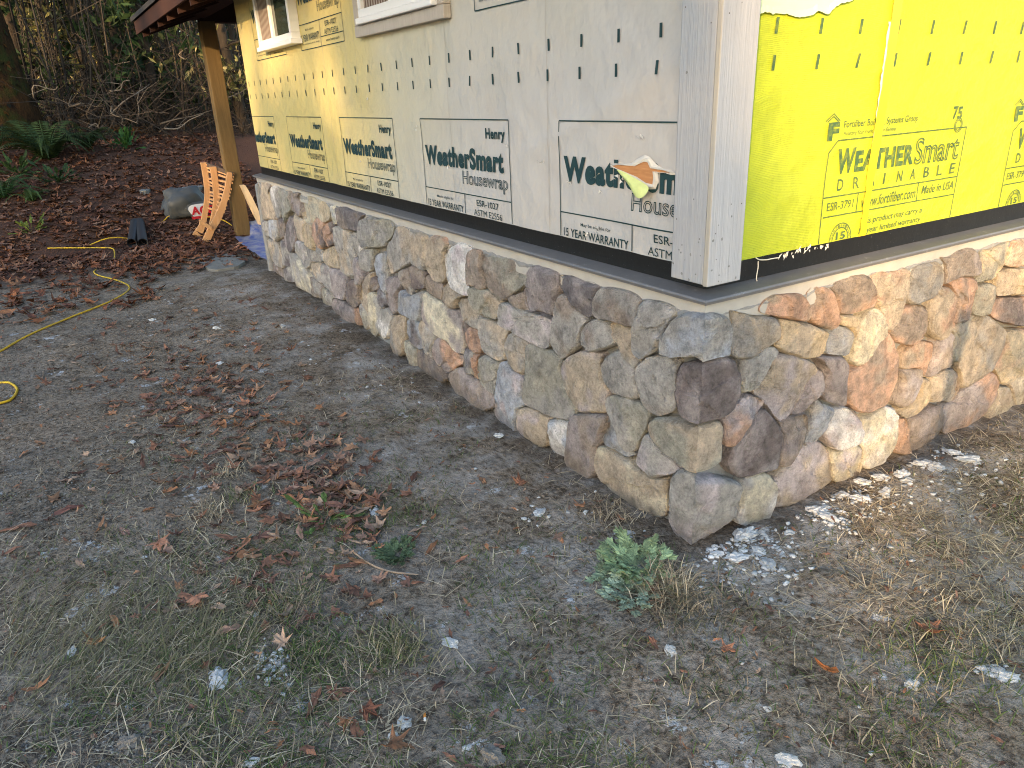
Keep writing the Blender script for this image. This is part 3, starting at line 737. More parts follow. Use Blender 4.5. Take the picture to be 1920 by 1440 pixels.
# box cut off by the corner boards and one cut by the end of the wall
y0 = 5.985
lines([(5.85, 1.44, 5.095, 1.44), (5.85, 1.092, 5.095, 1.092), (5.095, 1.44, 5.095, .996), (5.538, 1.092, 5.538, .996)], 'L', M_print, .005)
lettering('Henry', 'L', (5.305, 1.344, 5.128, 1.404), M_print, bold=.035)
lettering('eatherSmart', 'L', (5.85, 1.212, 5.147, 1.312), M_print, bold=.050)
lettering('Housewrap', 'L', (5.545, 1.122, 5.119, 1.203), M_print, outline=.020)
lettering('ESR-1027', 'L', (5.42, 1.045, 5.21, 1.075), M_print, bold=.010)
lettering('ASTM E2556', 'L', (5.45, .9985, 5.185, 1.028), M_print)
for y0 in (4.075, 5.345, 2.805, 1.535): henry_box(y0, zs=.95)
for q in [(y, 1.692, y, 1.734) for y in np.arange(.349, 5.8, .2085)] + [(y, 1.585, y, 1.627) for y in np.arange(.36, 5.8, .2085)]: lines([q], 'L', M_print, .013, 'stud_mark')
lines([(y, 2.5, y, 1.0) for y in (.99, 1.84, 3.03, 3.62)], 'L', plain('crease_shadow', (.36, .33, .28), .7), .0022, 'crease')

# right wall
def smart_box(x0):
    X = lambda v: v-.645+x0
    e = lambda s: [(X(a), b_, X(c), d) for a, b_, c, d in s]
    lines(e([(.691, 1.351, 1.475, 1.352), (1.475, 1.352, 1.477, 1.0), (.645, 1.314, .646, 1.0), (.648, 1.161, 1.475, 1.163), (.655, 1.092, 1.477, 1.093), (.840, 1.161, .841, 1.093), (1.214, 1.163, 1.217, 1.094)]), 'R', M_print2, .0045)
    m = MB(); P = wrapR(np.array([X(.645), X(.648), X(.693), X(.690)]), np.array([1.316, 1.312, 1.350, 1.353])); P[:, 1] -= .0036
    m.add(P, [(0, 1, 2, 3)]); m.build('print_border', M_print2, wr)
    T = lambda s, r, **k: lettering(s, 'R', (X(r[0]), r[1], X(r[2]), r[3]), M_print2, **k)
    T('Fortifiber Building Systems Group', (.714, 1.384, 1.146, 1.414), bold=.006)
    T('Protecting Your World from the Elements', (.716, 1.362, 1.017, 1.379), shear=.25)
    T('W', (.700, 1.236, .800, 1.322), bold=.045); T('EATHER', (.800, 1.237, 1.152, 1.310), bold=.045)
    T('Smart', (1.160, 1.232, 1.448, 1.330), outline=.022)
    for i, ch in enumerate('DRAINABLE'):
        u = .718+i*.0866; T(ch, (u, 1.179, u+(.010 if ch == 'I' else .034), 1.219), bold=.008)
    T('ESR-3791', (.671, 1.113, .820, 1.142), bold=.006); T('www.fortifiber.com', (.866, 1.106, 1.204, 1.145), shear=.15, bold=.006)
    T('Made in USA', (1.243, 1.116, 1.458, 1.148), shear=.15, bold=.006)
    T('This product may carry a', (.872, 1.036, 1.266, 1.066), shear=.1, bold=.004); T('16-year limited warranty', (.870, 1.001, 1.266, 1.030), shear=.1, bold=.004)
    T('F', (.630, 1.352, .690, 1.412), bold=.06)
    lines(e([(.612, 1.417, .652, 1.440), (.652, 1.440, .690, 1.415), (.622, 1.414, .652, 1.431), (.652, 1.431, .682, 1.413)]), 'R', M_print2, .0035, 'house_mark')
    # anniversary ring with 75 and the half seal with 15
    for (cx, cz, r_, a0, a1) in ((1.415, 1.362, .026, 0, 6.3), (1.415, 1.362, .019, 0, 6.3), (.767, 1.0, .061, 0, 3.2), (.767, 1.0, .045, 0, 3.2)):
        k = 40; aa = np.linspace(a0, a1, k); V = []
        for rr_ in (r_-.0018, r_+.0018):
            P = wrapR(X(cx)+rr_*np.cos(aa), np.maximum(cz+rr_*np.sin(aa), .9995)); P[:, 1] -= .0036; V.append(P)
        m = MB(); m.add(np.vstack(V), [(i, i+1, k+i+1, k+i) for i in range(k-1)]); m.build('seal_ring', M_print2, wr)
    T('7', (1.368, 1.385, 1.398, 1.432), bold=.03); T('5', (1.400, 1.385, 1.432, 1.430), bold=.03)
    T('15', (.742, 1.002, .794, 1.030), bold=.03)
    aa = np.linspace(2.85, .3, 10)
    for ch, a in zip('FORTISHIELD', np.linspace(2.9, .25, 11)):
        cx, cz = .767+.053*math.cos(a), 1.0+.053*math.sin(a)
        if cz-.005 > .9995: T(ch, (cx-.0035, cz-.005, cx+.0035, cz+.005))
smart_box(.645); smart_box(1.852)
for q in [(x, 1.683, x+.004, 1.728) for x in np.arange(.327, 2.6, .2040)] + [(x, 1.580, x+.004, 1.624) for x in np.arange(.327, 2.6, .2065)]: lines([q], 'R', M_print2, .013, 'stud_mark')
# tape seam
M_tape = plain('seam_tape', (.70, .52, .012), .35, .5, .12, 20)
def tape_mesh():
    zs = np.linspace(1.0, 2.6, 60); rr = random.Random(8); V = []
    for z in zs:
        c = np.interp(z, [1.0, 1.2, 1.42, 1.56, 1.79, 2.6], [.889, .889, .904, .910, .912, .915]); wd = .024 if z > 1.2 else .018
        V += [(c-wd+rr.uniform(-.002, .004), WX-.010, z), (c+wd, WX-.011, z)]
    return V, [(2*i, 2*i+1, 2*i+3, 2*i+2) for i in range(len(zs)-1)]
V, F = tape_mesh(); tp = mesh_obj('seam_tape', V, F, M_tape, wr)
lines([(.892+.0, z, .922, z+.018) for z in np.arange(1.03, 1.8, .062)], 'R', M_print2, .002, 'tape_print')
m = MB(); rr = random.Random(18); V = []
for z in np.linspace(1.22, 1.72, 40): V += [(.878+rr.uniform(-.004, .003), WX-.0085, z), (.890, WX-.0085, z)]
m.add(V, [(2*i, 2*i+1, 2*i+3, 2*i+2) for i in range(39)])
M_liner = plain('torn_white_liner', (.62, .60, .52), .8)
m.build('torn_edge', M_liner, wr)
# the upper layer torn away above, ragged pale underside
m = MB(); xs = np.linspace(.16, .98, 90); rr = random.Random(11); V = []
for x in xs:
    zb = np.interp(x, [.16, .26, .30, .36, .42, .47, .50, .55, .58, .62, .66, .70, .98], [1.70, 1.742, 1.735, 1.738, 1.727, 1.733, 1.745, 1.738, 1.758, 1.772, 1.775, 1.80, 1.83]) + rr.uniform(-.002, .002)
    V += [(x, WX-.010-.006*abs(math.sin(x*9)), zb), (x, WX-.008, zb+.02), (x, WX-.007, 1.95)]
m.add(V, [(3*i+j, 3*i+3+j, 3*i+4+j, 3*i+1+j) for i in range(89) for j in (0, 1)])
m.build('torn_flap', plain('pale_liner', (.60, .68, .42), .7, .3, .15, 6), wr)
# frayed threads of liner at the trim edge and along the bottom
fr_ = MB(); rr = random.Random(21)
for i in range(60):
    z = rr.uniform(1.02, 1.76); x = .186+rr.uniform(0, .008); L = rr.uniform(.01, .035)
    P = [(x-.01, .082, z), (x+L, .084-rr.uniform(0, .01), z-rr.uniform(-.01, .02)), (x-.01, .083, z+rr.uniform(.012, .035))]
    fr_.add(P, [(0, 1, 2)])
pts = [on_y(1280+x/3, y/3, .092) for x, y in ((560, 1440), (600, 1425), (650, 1405), (700, 1395), (760, 1385), (820, 1370))]
for p in pts:
    for i in range(5):
        q = p+np.array([rr.uniform(-.02, .02), rr.uniform(-.004, .002), rr.uniform(-.012, .008)]); s = rr.uniform(.006, .016)
        fr_.add([q, q+np.array([s, 0, rr.uniform(-s, s)]), q+np.array([rr.uniform(-s, s), -.003, -s])], [(0, 1, 2)])
fr_.build('frayed_liner', M_liner, wr)['kind'] = 'stuff'
th = MB(); P0 = [on_y(1220+x/6.546, 400+y/6.546, .085) for x, y in ((1320, 590), (1318, 660), (1305, 740), (1300, 820), (1340, 855))]
th.tube(smooth_path(P0, 4), .0022, 4); P1 = [on_y(1220+x/6.546, 400+y/6.546, .092) for x, y in ((1290, 545), (1340, 570), (1420, 570), (1500, 555), (1571, 545))]
th.tube(smooth_path(P1, 4), .002, 4); th.build('loose_thread', M_liner, wr)
# the tear by the corner boards: bare sheathing and the flap hanging out of it
t = NT('bare_plywood', .7, .25); _v = t.obj((1, 2.5, 26)); g = t.noise(_v, 6, 4, .6)
t.col(t.mix(g, (.24, .095, .035), (.58, .30, .13))); M_ply = t.m
def flat(poly, x, name, mat, parent, curl=None):
    V = [(x, y, z) for y, z in poly]
    me = mesh_obj(name, V, [tuple(range(len(V)))], mat, parent); return me
rr = random.Random(4)
tear = [(.578, 1.290), (.545, 1.296), (.50, 1.296), (.455, 1.297), (.435, 1.306), (.405, 1.317), (.385, 1.316), (.368, 1.296), (.330, 1.292), (.300, 1.291), (.272, 1.285), (.272, 1.279), (.300, 1.284), (.335, 1.281), (.354, 1.284), (.352, 1.262), (.356, 1.238), (.39, 1.240), (.44, 1.258), (.50, 1.272), (.55, 1.282)]
flat(tear, WX-.0085, 'bare_sheathing', M_ply, wl)
rim = MB(); k = len(tear); cy_, cz_ = np.mean(tear, 0); V = []
for i, (y, z) in enumerate(tear):
    for w_, dx in ((-.004, -.0125), (.004+rr.uniform(0, .006), -.0135), (.012+rr.uniform(0, .010), -.0045)):
        a_ = math.atan2(z-cz_, (y-cy_)*.6); V.append((WX+dx+rr.uniform(-.001, .001), y+w_*math.cos(a_), z+w_*math.sin(a_)))
rim.add(V, [(3*i+j, 3*i+j+1, 3*((i+1) % k)+j+1, 3*((i+1) % k)+j) for i in range(k) for j in (0, 1)])
rim.build('torn_edge', plain('torn_film_edge', (.52, .51, .47), .7), wl)
m = MB(); fl = [(.565, 1.286, 0), (.50, 1.273, .002), (.43, 1.252, .004), (.36, 1.236, .010), (.354, 1.222, .022), (.37, 1.198, .030), (.40, 1.193, .030), (.43, 1.205, .022), (.46, 1.228, .012), (.52, 1.262, .004)]
V = [(WX-.011-d, y, z) for y, z, d in fl]; c0 = np.mean(V, 0)+np.array([-.012, 0, 0]); m.add(V+[tuple(c0)], [(i, (i+1) % 10, 10) for i in range(10)])
m.build('torn_flap', plain('wrap_underside', (.52, .60, .24), .6, .3, .2, 40), wl, smooth=True).modifiers.new('sub', 'SUBSURF').levels = 2
# scuffs: little peeled patches of white film and staples
sc_ = MB(); rr = random.Random(9)
for (x, y) in [(948, 273), (1066, 345), (1120, 358), (1013, 304), (1205, 255), (1155, 330), (780, 240), (1100, 440), (1115, 432), (1170, 340), (676, 300), (690, 185), (842, 314)]:
    p = on_x(x, y, WX-.004)
    for _ in range(3):
        q = p+np.array([0, rr.uniform(-.02, .02), rr.uniform(-.012, .012)]); s = rr.uniform(.004, .014)
        sc_.add([q, q+np.array([-.002, s, rr.uniform(-s, s)]), q+np.array([-.004, rr.uniform(-s, s), s*.7]), q+np.array([-.001, -s, -s*.4])], [(0, 1, 2), (0, 2, 3)])
sc_.build('scuffs', plain('film_scuff', (.66, .66, .64), .6), wl)['kind'] = 'stuff'

# ------------------------------------------------------------------ corner boards
def m_board(c, ax):
    t = NT('painted_trim', .6, .3); s3 = [90, 90, 90]; s3[2] = 2.2
    v = t.obj(tuple(s3)); g = t.noise(v, 1.0, 5, .7); v0 = t.obj()
    cc = t.mix(g, tuple(x*.68 for x in c), tuple(x*1.18 for x in c))
    cc = t.mix(t.math('MULTIPLY', t.rng(t.noise(v0, 5, 5, .7), .45, .75), .35), cc, (.34, .33, .33)); t.col(cc)
    t.bump(g, .55, .006); return t.m
M_b1 = m_board((.36, .375, .395), 0); M_b2 = m_board((.43, .44, .46), 1); M_edge = m_board((.40, .375, .32), 2)
ct = bpy.data.objects.new('corner_trim', None); link(ct, cabin)
b = MB(); b.box((.044, .0625, .956), (.094, .207, 2.6)); b.build('board', M_b1, ct, bevel=.004)
b = MB(); b.box((.041, .040, .953), (.192, .0605, 2.6)); o = b.build('board', M_b2, ct, bevel=.004)
o.data.materials.append(M_edge)
for p in o.data.polygons:
    if abs(p.normal.x) > .9 and p.center.x < .1: p.material_index = 1

M_nail = plain('nail_head', (.12, .11, .10), .6)
rr = random.Random(31)
for z in np.arange(1.10, 2.5, .61):
    for (p, ax) in (((.0432, .085, z), 0), ((.0432, .19, z+.05), 0), ((.065, .0392, z+.02), 1), ((.17, .0392, z+.1), 1)):
        k = 8; q = np.array(p); V = [q+np.array([0, .0024*math.cos(a), .0024*math.sin(a)] if ax == 0 else [.0024*math.cos(a), 0, .0024*math.sin(a)]) for a in np.linspace(0, 2*math.pi, k, endpoint=False)]
        mesh_obj('nail', V, [tuple(range(k))], M_nail, ct)
sp_ = MB()
for i in range(26):
    z = .96+rr.expovariate(6); s = rr.uniform(.0015, .005); q = np.array((.0428, rr.uniform(.07, .2), z)) if i % 2 else np.array((rr.uniform(.05, .185), .0388, z))
    e = np.array([0, 1, 0]) if i % 2 else np.array([1, 0, 0]); sp_.add([q+e*s*math.cos(a)*rr.uniform(.6, 1.3)+np.array([0, 0, s*math.sin(a)*rr.uniform(.6, 1.4)]) for a in np.linspace(0, 6.28, 7, endpoint=False)], [tuple(range(7))])
sp_.build('mortar_specks', M_mortar, ct)['kind'] = 'stuff'
# ------------------------------------------------------------------ windows
M_vinyl = plain('white_vinyl', (.72, .73, .74), .35, .5, .04, 8)
t = NT('window_glass', .05, .6); t.col((.03, .045, .035)); M_glass = t.m
t = NT('striped_curtain', .9, .1); _x = t.sep(t.obj())
wv = t.n('ShaderNodeTexWave'); wv.inputs['Scale'].default_value = 9; wv.bands_direction = 'Y'; wv.inputs['Distortion'].default_value = 1.5; t.l(t.obj(), wv.inputs[0])
t.col(t.mix(wv.outputs['Fac'], (.10, .06, .045), (.34, .30, .26))); M_curt = t.m
M_wood = m_board((.42, .38, .33), 1)
def window(y0, y1, z0, z1, mid, xf):
    """y0 > y1; xf = outer face"""
    wd = bpy.data.objects.new('window', None); link(wd, cabin); fw = .042
    f = MB()
    f.box((xf, y1, z0), (.098, y0, z0+fw)); f.box((xf, y1, z1-fw), (.098, y0, z1))
    f.box((xf+.0005, y0-fw, z0+fw), (.098, y0-.0005, z1-fw)); f.box((xf+.0005, y1+.0005, z0+fw), (.098, y1+fw, z1-fw))
    f.box((xf+.006, mid-.022, z0+fw), (.094, mid+.022, z1-fw)); f.build('frame', M_vinyl, wd, bevel=.004)
    s = MB(); s.box((xf-.018, y1-.028, z0-.034), (.099, y0+.008, z0-.001)); s.build('sill', M_vinyl, wd, bevel=.005)
    g = MB(); g.box((xf+.030, mid+.022, z0+fw), (xf+.034, y0-fw, z1-fw)); g.box((xf+.026, y1+fw, z0+fw), (xf+.030, mid-.022, z1-fw))
    gl = g.build('pane', M_glass, wd)
    k = MB(); k.box((xf+.022, mid+.07, z0+fw), (xf+.029, y0-fw-.005, z1-fw)); k.build('curtain', M_curt, wd)
    return wd
window(4.97, 4.06, 1.962, 2.46, 4.57, .030)
w2 = window(2.80, 1.86, 1.972, 2.46, 2.36, .050)
m = MB(); m.box((.058, 1.76, 1.878), (.0985, 2.90, 1.9365)); m.build('sill_board', M_wood, w2, bevel=.004)
m = MB(); m.box((.060, 1.762, 1.9375), (.0985, 1.826, 2.6)); m.box((.060, 2.832, 1.9375), (.0985, 2.898, 2.6)); m.build('side_board', M_wood, w2, bevel=.004)

# ------------------------------------------------------------------ roof, porch beam and post
t = NT('rough_timber', .85, .15); _v = t.obj((14, 14, 1.6)); g = t.noise(_v, 2.2, 6, .7)
t.col(t.mix(g, (.085, .054, .022), (.21, .145, .066))); t.bump(g, .5, .01); M_post = t.m
M_dark = plain('dark_stained_board', (.036, .017, .013), .75, .15, .3, 10)
M_roof = plain('dark_roofing', (.035, .034, .034), .85, .2, .3, 60)
rf = bpy.data.objects.new('roof', None); link(rf, cabin)
SL = .34; E0, Y0, Y1, RX = -.36, -.45, 8.75, 2.6
zr = lambda x: 2.50 + SL*(x-E0)
m = MB(); m.prism([(E0, Y0, zr(E0)), (RX, Y0, zr(RX)), (2*RX-E0, Y0, zr(E0)), (2*RX-E0, Y0, zr(E0)-.10), (RX, Y0, zr(RX)-.10), (E0, Y0, zr(E0)-.10)], (0, Y1-Y0, 0)); m.build('deck', M_dark, rf)
m = MB(); m.prism([(E0-.05, Y0-.04, zr(E0)+.004-.02), (RX, Y0-.04, zr(RX)+.006), (2*RX-E0+.05, Y0-.04, zr(E0)+.004-.02), (2*RX-E0+.05, Y0-.04, zr(E0)+.03), (RX, Y0-.04, zr(RX)+.06), (E0-.05, Y0-.04, zr(E0)+.03)], (0, Y1-Y0+.08, 0)); m.build('covering', M_roof, rf)
m = MB(); m.box((E0-.025, Y0-.002, zr(E0)-.155), (E0-.002, Y1-.004, zr(E0)-.022)); m.build('fascia', M_dark, rf, bevel=.004)
for y in list(np.arange(Y0+.3, Y1, .61)):
    m = MB(); m.prism([(E0+.002, y, zr(E0)-.102), (1.4, y, zr(1.4)-.102), (1.4, y, zr(1.4)-.22), (E0+.002, y, zr(E0)-.205)], (0, .04, 0)); m.build('rafter', M_dark, rf)
m = MB(); m.box((.10, LEN_L, 2.46), (.27, 8.30, 2.58)); m.box((.21, 8.03, 2.42), (4.9, 8.19, 2.60)); m.build('beam', M_dark, cabin, bevel=.005)
m = MB(); m.box((.205, 8.02, -.02), (.368, 8.20, 2.43)); m.build('post', M_post, cabin, bevel=.008)
m = MB(); m.box((4.7, 8.02, -.02), (4.86, 8.20, 2.43)); m.build('post', M_post, cabin, bevel=.008)
# ------------------------------------------------------------------ trees
M_bark = NT('bark', .95, .1); _v = M_bark.obj((6, 6, 1.2)); g = M_bark.noise(_v, 3, 6, .75)
M_bark.col(M_bark.mix(g, (.020, .016, .012), (.085, .067, .050))); M_bark.bump(g, 1.0, .03); M_bark = M_bark.m
M_moss = NT('mossy_bark', .95, .05); _v = M_moss.obj((4, 4, 1.6)); g = M_moss.noise(_v, 2.2, 6, .75)
_c = M_moss.mix(M_moss.rng(g, .35, .65), (.010, .008, .006), (.055, .028, .011))
_c = M_moss.mix(M_moss.rng(M_moss.noise(M_moss.obj(), 2.3, 5, .7), .48, .62), _c, (.026, .030, .009)); M_moss.col(_c); M_moss.bump(g, 1.0, .05); M_moss = M_moss.m
M_leaf = leafmat('tree_leaf', .30)
def quads(P, S, rng, col, aspect=1.0, up=None):
    """leaf cards: centres P, sizes S, colours col"""
    n = len(P); a = rng.normal(size=(n, 3)); a /= np.linalg.norm(a, axis=1)[:, None]
    if up is not None: a = a*(1-up) + np.array([0, 0, -1.])*up; a /= np.linalg.norm(a, axis=1)[:, None]
    b_ = np.cross(a, rng.normal(size=(n, 3))); b_ /= np.linalg.norm(b_, axis=1)[:, None]
    S = np.broadcast_to(S, (n,))[:, None]
    V = np.stack([P - a*S*.5*aspect, P + b_*S*.28 - a*S*.05*aspect, P + a*S*.5*aspect, P - b_*S*.28], 1).reshape(-1, 3)
    F = np.arange(4*n).reshape(n, 4)
    return V, F, np.repeat(col, 4, 0)
def pick(rng, n, cols, var=.25):
    c = np.array(cols)[rng.randint(len(cols), size=n)]
    return np.clip(c*(1+var*rng.normal(size=(n, 1))), .004, .9)
# --- unseen stand of trees behind the photographer, crowns shaped to shade the yard and leave sun gaps
SH = SUN[:2]/np.linalg.norm(SUN[:2]); EH = np.array([-SH[1], SH[0]]); TAN = math.tan(SUN_EL)
if EH[0] < 0: EH = -EH
D_ROW = 30.0
_ph = [-40, -24, -20, -18.5, -17, -15.5, -14, -12.5, -11, -9.5, -8, -6.5, -5.2, -4.2, -3.2, -2.4, -1.8, -1.2, -.2, .15, .45, .9, 1.5, 3, 6, 9]
_pt = [3.0, 3.2, 1.4, 2.8, .9, 2.6, .8, 2.3, 1.2, 1.8, .9, .8, .15, .42, .85, 1.2, 1.8, 3.2, 3.0, 1.0, .05, -.15, -.2, -.1, .0, .1]
def row_top(h): return np.interp(h, _ph, _pt)
_hs = [-20.5, -16.8, -13.2, -9.8, -6.6, -3.6, -.9, 2.0, 5.2]
for i, h0 in enumerate(_hs):
    rng = np.random.RandomState(100+i); d = D_ROW + rng.uniform(-1.5, 1.5)
    base = SH*d + EH*h0; wd = 2.3
    tr = thing('shade_tree', 'tall leafy tree standing out of view behind the photographer', 'tree', (base[0], base[1], 0), 'trees behind the photographer')
    n = 3400 if -5 < h0 < 1 else 2300
    h = h0 + rng.normal(0, 1.0, n)*wd*.62; dd = d + rng.normal(0, 1.3, n)
    z = rng.uniform(2.2, 12.5, n); top = row_top(h) + dd*TAN + rng.normal(0, .22, n) - (0.0)
    ok = z < top
    z = z[ok]; h = h[ok]; dd = dd[ok]
    ns = 620 if h0 < -1.5 else 50                                             # sparse leaves added above the dense crown to dim the sun
    h_ = h0 + rng.normal(0, 1.0, ns)*wd*.62; d_ = d + rng.normal(0, 1.3, ns); z_ = row_top(h_) + d_*TAN + rng.exponential(1.1, ns)
    h = np.r_[h, h_]; dd = np.r_[dd, d_]; z = np.r_[z, z_]
    P = np.stack([SH[0]*dd+EH[0]*h-base[0], SH[1]*dd+EH[1]*h-base[1], z], 1)
    V, F, col = quads(P, rng.uniform(.35, .75, len(P)), rng, pick(rng, len(P), [(.05, .075, .02), (.07, .06, .02), (.04, .06, .02)]))
    mesh_obj('crown', V, F, M_leaf, tr, col=col)
    m = MB(); m.tube([(0, 0, -.1), (.1, .05, 2.5), (0, .1, 5.5), (.05, 0, max(6.0, float(row_top(h0)+d*TAN)))], [.28, .2, .14, .04], 8); m.build('trunk', M_bark, tr, smooth=True)
# --- the wood at the back left
def at_px(px, py, Y): return on_y(px, py, Y)
def trunk_pts(x, y, h, lean, rng, k=7):
    z0 = float(gz(x, y))-.1
    return [np.array([lean[0]*t*h + rng.uniform(-.05, .05)*h*.12*(i > 0), lean[1]*t*h + rng.uniform(-.05, .05)*h*.12*(i > 0), z0*0 + t*h]) for i, t in enumerate(np.linspace(0, 1, k))]
big = at_px(12, 260, 13.4)
tr = thing('mossy_tree', 'thick mossy trunk rising beside the ferns at the left edge', 'tree', (big[0], 13.4, float(gz(big[0], 13.4))-.1))
m = MB(); rng = np.random.RandomState(1)
m.tube([(0, 0, 0), (.02, 0, .35), (-.02, .02, 1.2), (-.08, .03, 2.4), (-.16, .05, 4), (-.2, 0, 7), (-.2, 0, 11)], [.78, .58, .50, .46, .42, .34, .1], 18)
o = m.build('trunk', M_moss, tr, smooth=True)
P = []; 
for i in range(900):
    a = rng.uniform(0, 6.28); z = rng.uniform(.1, 5); r_ = np.interp(z, [0, .35, 1.2, 2.4, 5], [.76, .58, .50, .46, .40])+.01; P.append((math.cos(a)*r_-.04*z, math.sin(a)*r_, z))
V, F, col = quads(np.array(P), rng.uniform(.04, .13, 900), rng, pick(rng, 900, [(.022, .026, .008), (.05, .028, .010), (.016, .016, .007)]), up=.6)
mesh_obj('moss', V, F, M_leaf, tr, col=col)
n = 1500; P = np.stack([rng.normal(0, 1.6, n), rng.normal(0, 1.3, n), rng.uniform(4.6, 11, n)], 1)
V, F, col = quads(P, rng.uniform(.15, .35, n), rng, pick(rng, n, [(.05, .06, .015), (.09, .08, .02)])); mesh_obj('crown', V, F, M_leaf, tr, col=col)
# trees of the wood: bare leaning stems hung with moss and yellowing leaves, dark conifers between them
_spots = []
rs = np.random.RandomState(77)
for px in np.linspace(40, 470, 30):
    _spots.append((px+rs.uniform(-14, 14), rs.uniform(13.5, 31)))
KINDS = [('alder_tree', 'slim leaning tree hung with yellow green moss in the wood', [(.22, .19, .06), (.10, .10, .03), (.26, .22, .10), (.05, .055, .018), (.04, .045, .015)]),
         ('conifer_tree', 'dark green conifer with drooping boughs in the wood', [(.020, .042, .014), (.030, .055, .018), (.045, .065, .02)]),
         ('bare_tree', 'grey bare twiggy tree in the wood', [(.16, .13, .09), (.10, .085, .06), (.24, .20, .13)])]
for i, (px, Y) in enumerate(_spots):
    k = [0, 1, 2, 0, 1, 0, 2][i % 7]; rng = np.random.RandomState(300+i)
    X = on_y(px, 250, Y)[0]; z0 = float(gz(X, Y)); H = rng.uniform(6, 9.5)
    tr = thing(KINDS[k][0], KINDS[k][1], 'tree', (X, Y, z0), 'trees of the wood behind the yard')
    lean = rng.uniform(-.14, .14, 2); pts = [np.array([lean[0]*t*H+.06*math.sin(5*t+i), lean[1]*t*H, t*H-.1]) for t in np.linspace(0, 1, 8)]
    r0 = rng.uniform(.05, .13) if k != 1 else rng.uniform(.09, .16)
    m = MB(); m.tube(pts, list(np.linspace(r0, .02, 8)), 7, cap=False); m.build('trunk', M_bark, tr, smooth=True)
    ax = lambda t: np.array([np.interp(t*H, [p[2] for p in pts], [p[j] for p in pts]) for j in (0, 1, 2)])
    br = MB(); LP = []
    nb = 34 if k == 1 else 24
    for q in range(nb):
        t = rng.uniform(.08, .95); a = rng.uniform(0, 6.28); L = rng.uniform(.5, 1.7)*(1.15-t) + .25
        p0 = ax(t); d = np.array([math.cos(a), math.sin(a), rng.uniform(-.35, .15) if k == 1 else rng.uniform(.0, .9)])
        path = [p0 + d*L*s + np.array([0, 0, (-.45 if k == 1 else -.12)*L*s*s]) + rng.normal(0, .03, 3)*(s > 0) for s in (0, .35, .7, 1)]
        br.tube(path, [.022, .014, .009, .004], 4, cap=False)
        ln = 90 if k == 1 else (75 if k == 0 else 10)
        for _ in range(ln):
            s = rng.uniform(.12, 1.05); p = path[0]*(1-s)+path[-1]*s + rng.normal(0, .10, 3); LP.append(p - np.array([0, 0, abs(rng.normal(0, .10))]))
        if k == 2:
            for _ in range(4):
                s = rng.uniform(.3, 1); p = path[0]*(1-s)+path[-1]*s; e = p + rng.normal(0, .28, 3); br.tube([p, (p+e)/2+rng.normal(0, .03, 3), e], [.007, .005, .002], 3, cap=False)
    br.build('branches', M_bark, tr)['kind'] = 'stuff'
    LP = np.array(LP); n = len(LP)
    if k == 0: V, F, col = quads(LP, rng.uniform(.04, .12, n), rng, pick(rng, n, KINDS[k][2], .4), aspect=1.7, up=.45)
    else: V, F, col = quads(LP, rng.uniform(.06, .19, n), rng, pick(rng, n, KINDS[k][2], .35), aspect=1.6, up=.35)
    mesh_obj('crown', V, F, M_leaf, tr, col=col)
# the wood beyond, one mass of leaves and stems
rng = np.random.RandomState(9); n = 42000
Y = rng.uniform(30, 44, n); X = rng.uniform(-19, 26, n); Z = rng.beta(1.1, 1.5, n)*15
zz = gz(X, Y) + Z
c1 = pick(rng, n, [(.015, .025, .010), (.022, .034, .012), (.05, .05, .016), (.12, .11, .035), (.26, .22, .07)], .3)
V1, F1, k1 = quads(np.stack([X, Y, zz], 1), rng.uniform(.18, .5, n), rng, c1, aspect=1.5, up=.55)
mesh_obj('far_wood', V1, F1, M_leaf, col=k1); tag(bpy.data.objects['far_wood'], 'dense far wood of dark and yellow foliage', kind='stuff')
st = MB()
for i in range(150):
    x, y = rng.uniform(-16, 20), rng.uniform(24, 42); h = rng.uniform(6, 12); l = rng.uniform(-.12, .12)
    z0 = float(gz(x, y)); st.tube([(x, y, z0-.1), (x+l*h*.5, y, z0+h*.5), (x+l*h, y, z0+h)], [rng.uniform(.05, .16), .06, .02], 5, cap=False)
st.build('far_stems', M_bark, smooth=True); tag(bpy.data.objects['far_stems'], 'crowd of thin stems deep in the wood', kind='stuff')
# --- thicket of dead brush at the edge of the wood
M_twig = NT('dead_twig', .9, .15); M_twig.col(M_twig.attr()); M_twig = M_twig.m
rng = np.random.RandomState(21); tw = MB()
for i in range(1900):
    px = rng.uniform(90, 520); Yc = rng.uniform(13.0, 20); X = on_y(px, 230, Yc)[0]; z0 = float(gz(X, Yc))
    p = np.array([X, Yc, z0 + abs(rng.normal(0, .75))]); d = rng.normal(0, 1, 3)*np.array([1, .6, .8]); d /= np.linalg.norm(d); L = rng.uniform(.3, 1.5)
    k = [p, p+d*L*.5+rng.normal(0, .05, 3), p+d*L+rng.normal(0, .10, 3)]; r_ = rng.uniform(.003, .010)
    g_ = rng.uniform(.5, 1.6); tw.tube(k, [r_, r_*.8, r_*.4], 3, c=tuple(np.array((.032, .025, .019))*g_**2), cap=False)
tw.build('brush_thicket', M_twig, col=True); tag(bpy.data.objects['brush_thicket'], 'tangled dead brush along the edge of the wood', kind='stuff')
sap = MB()
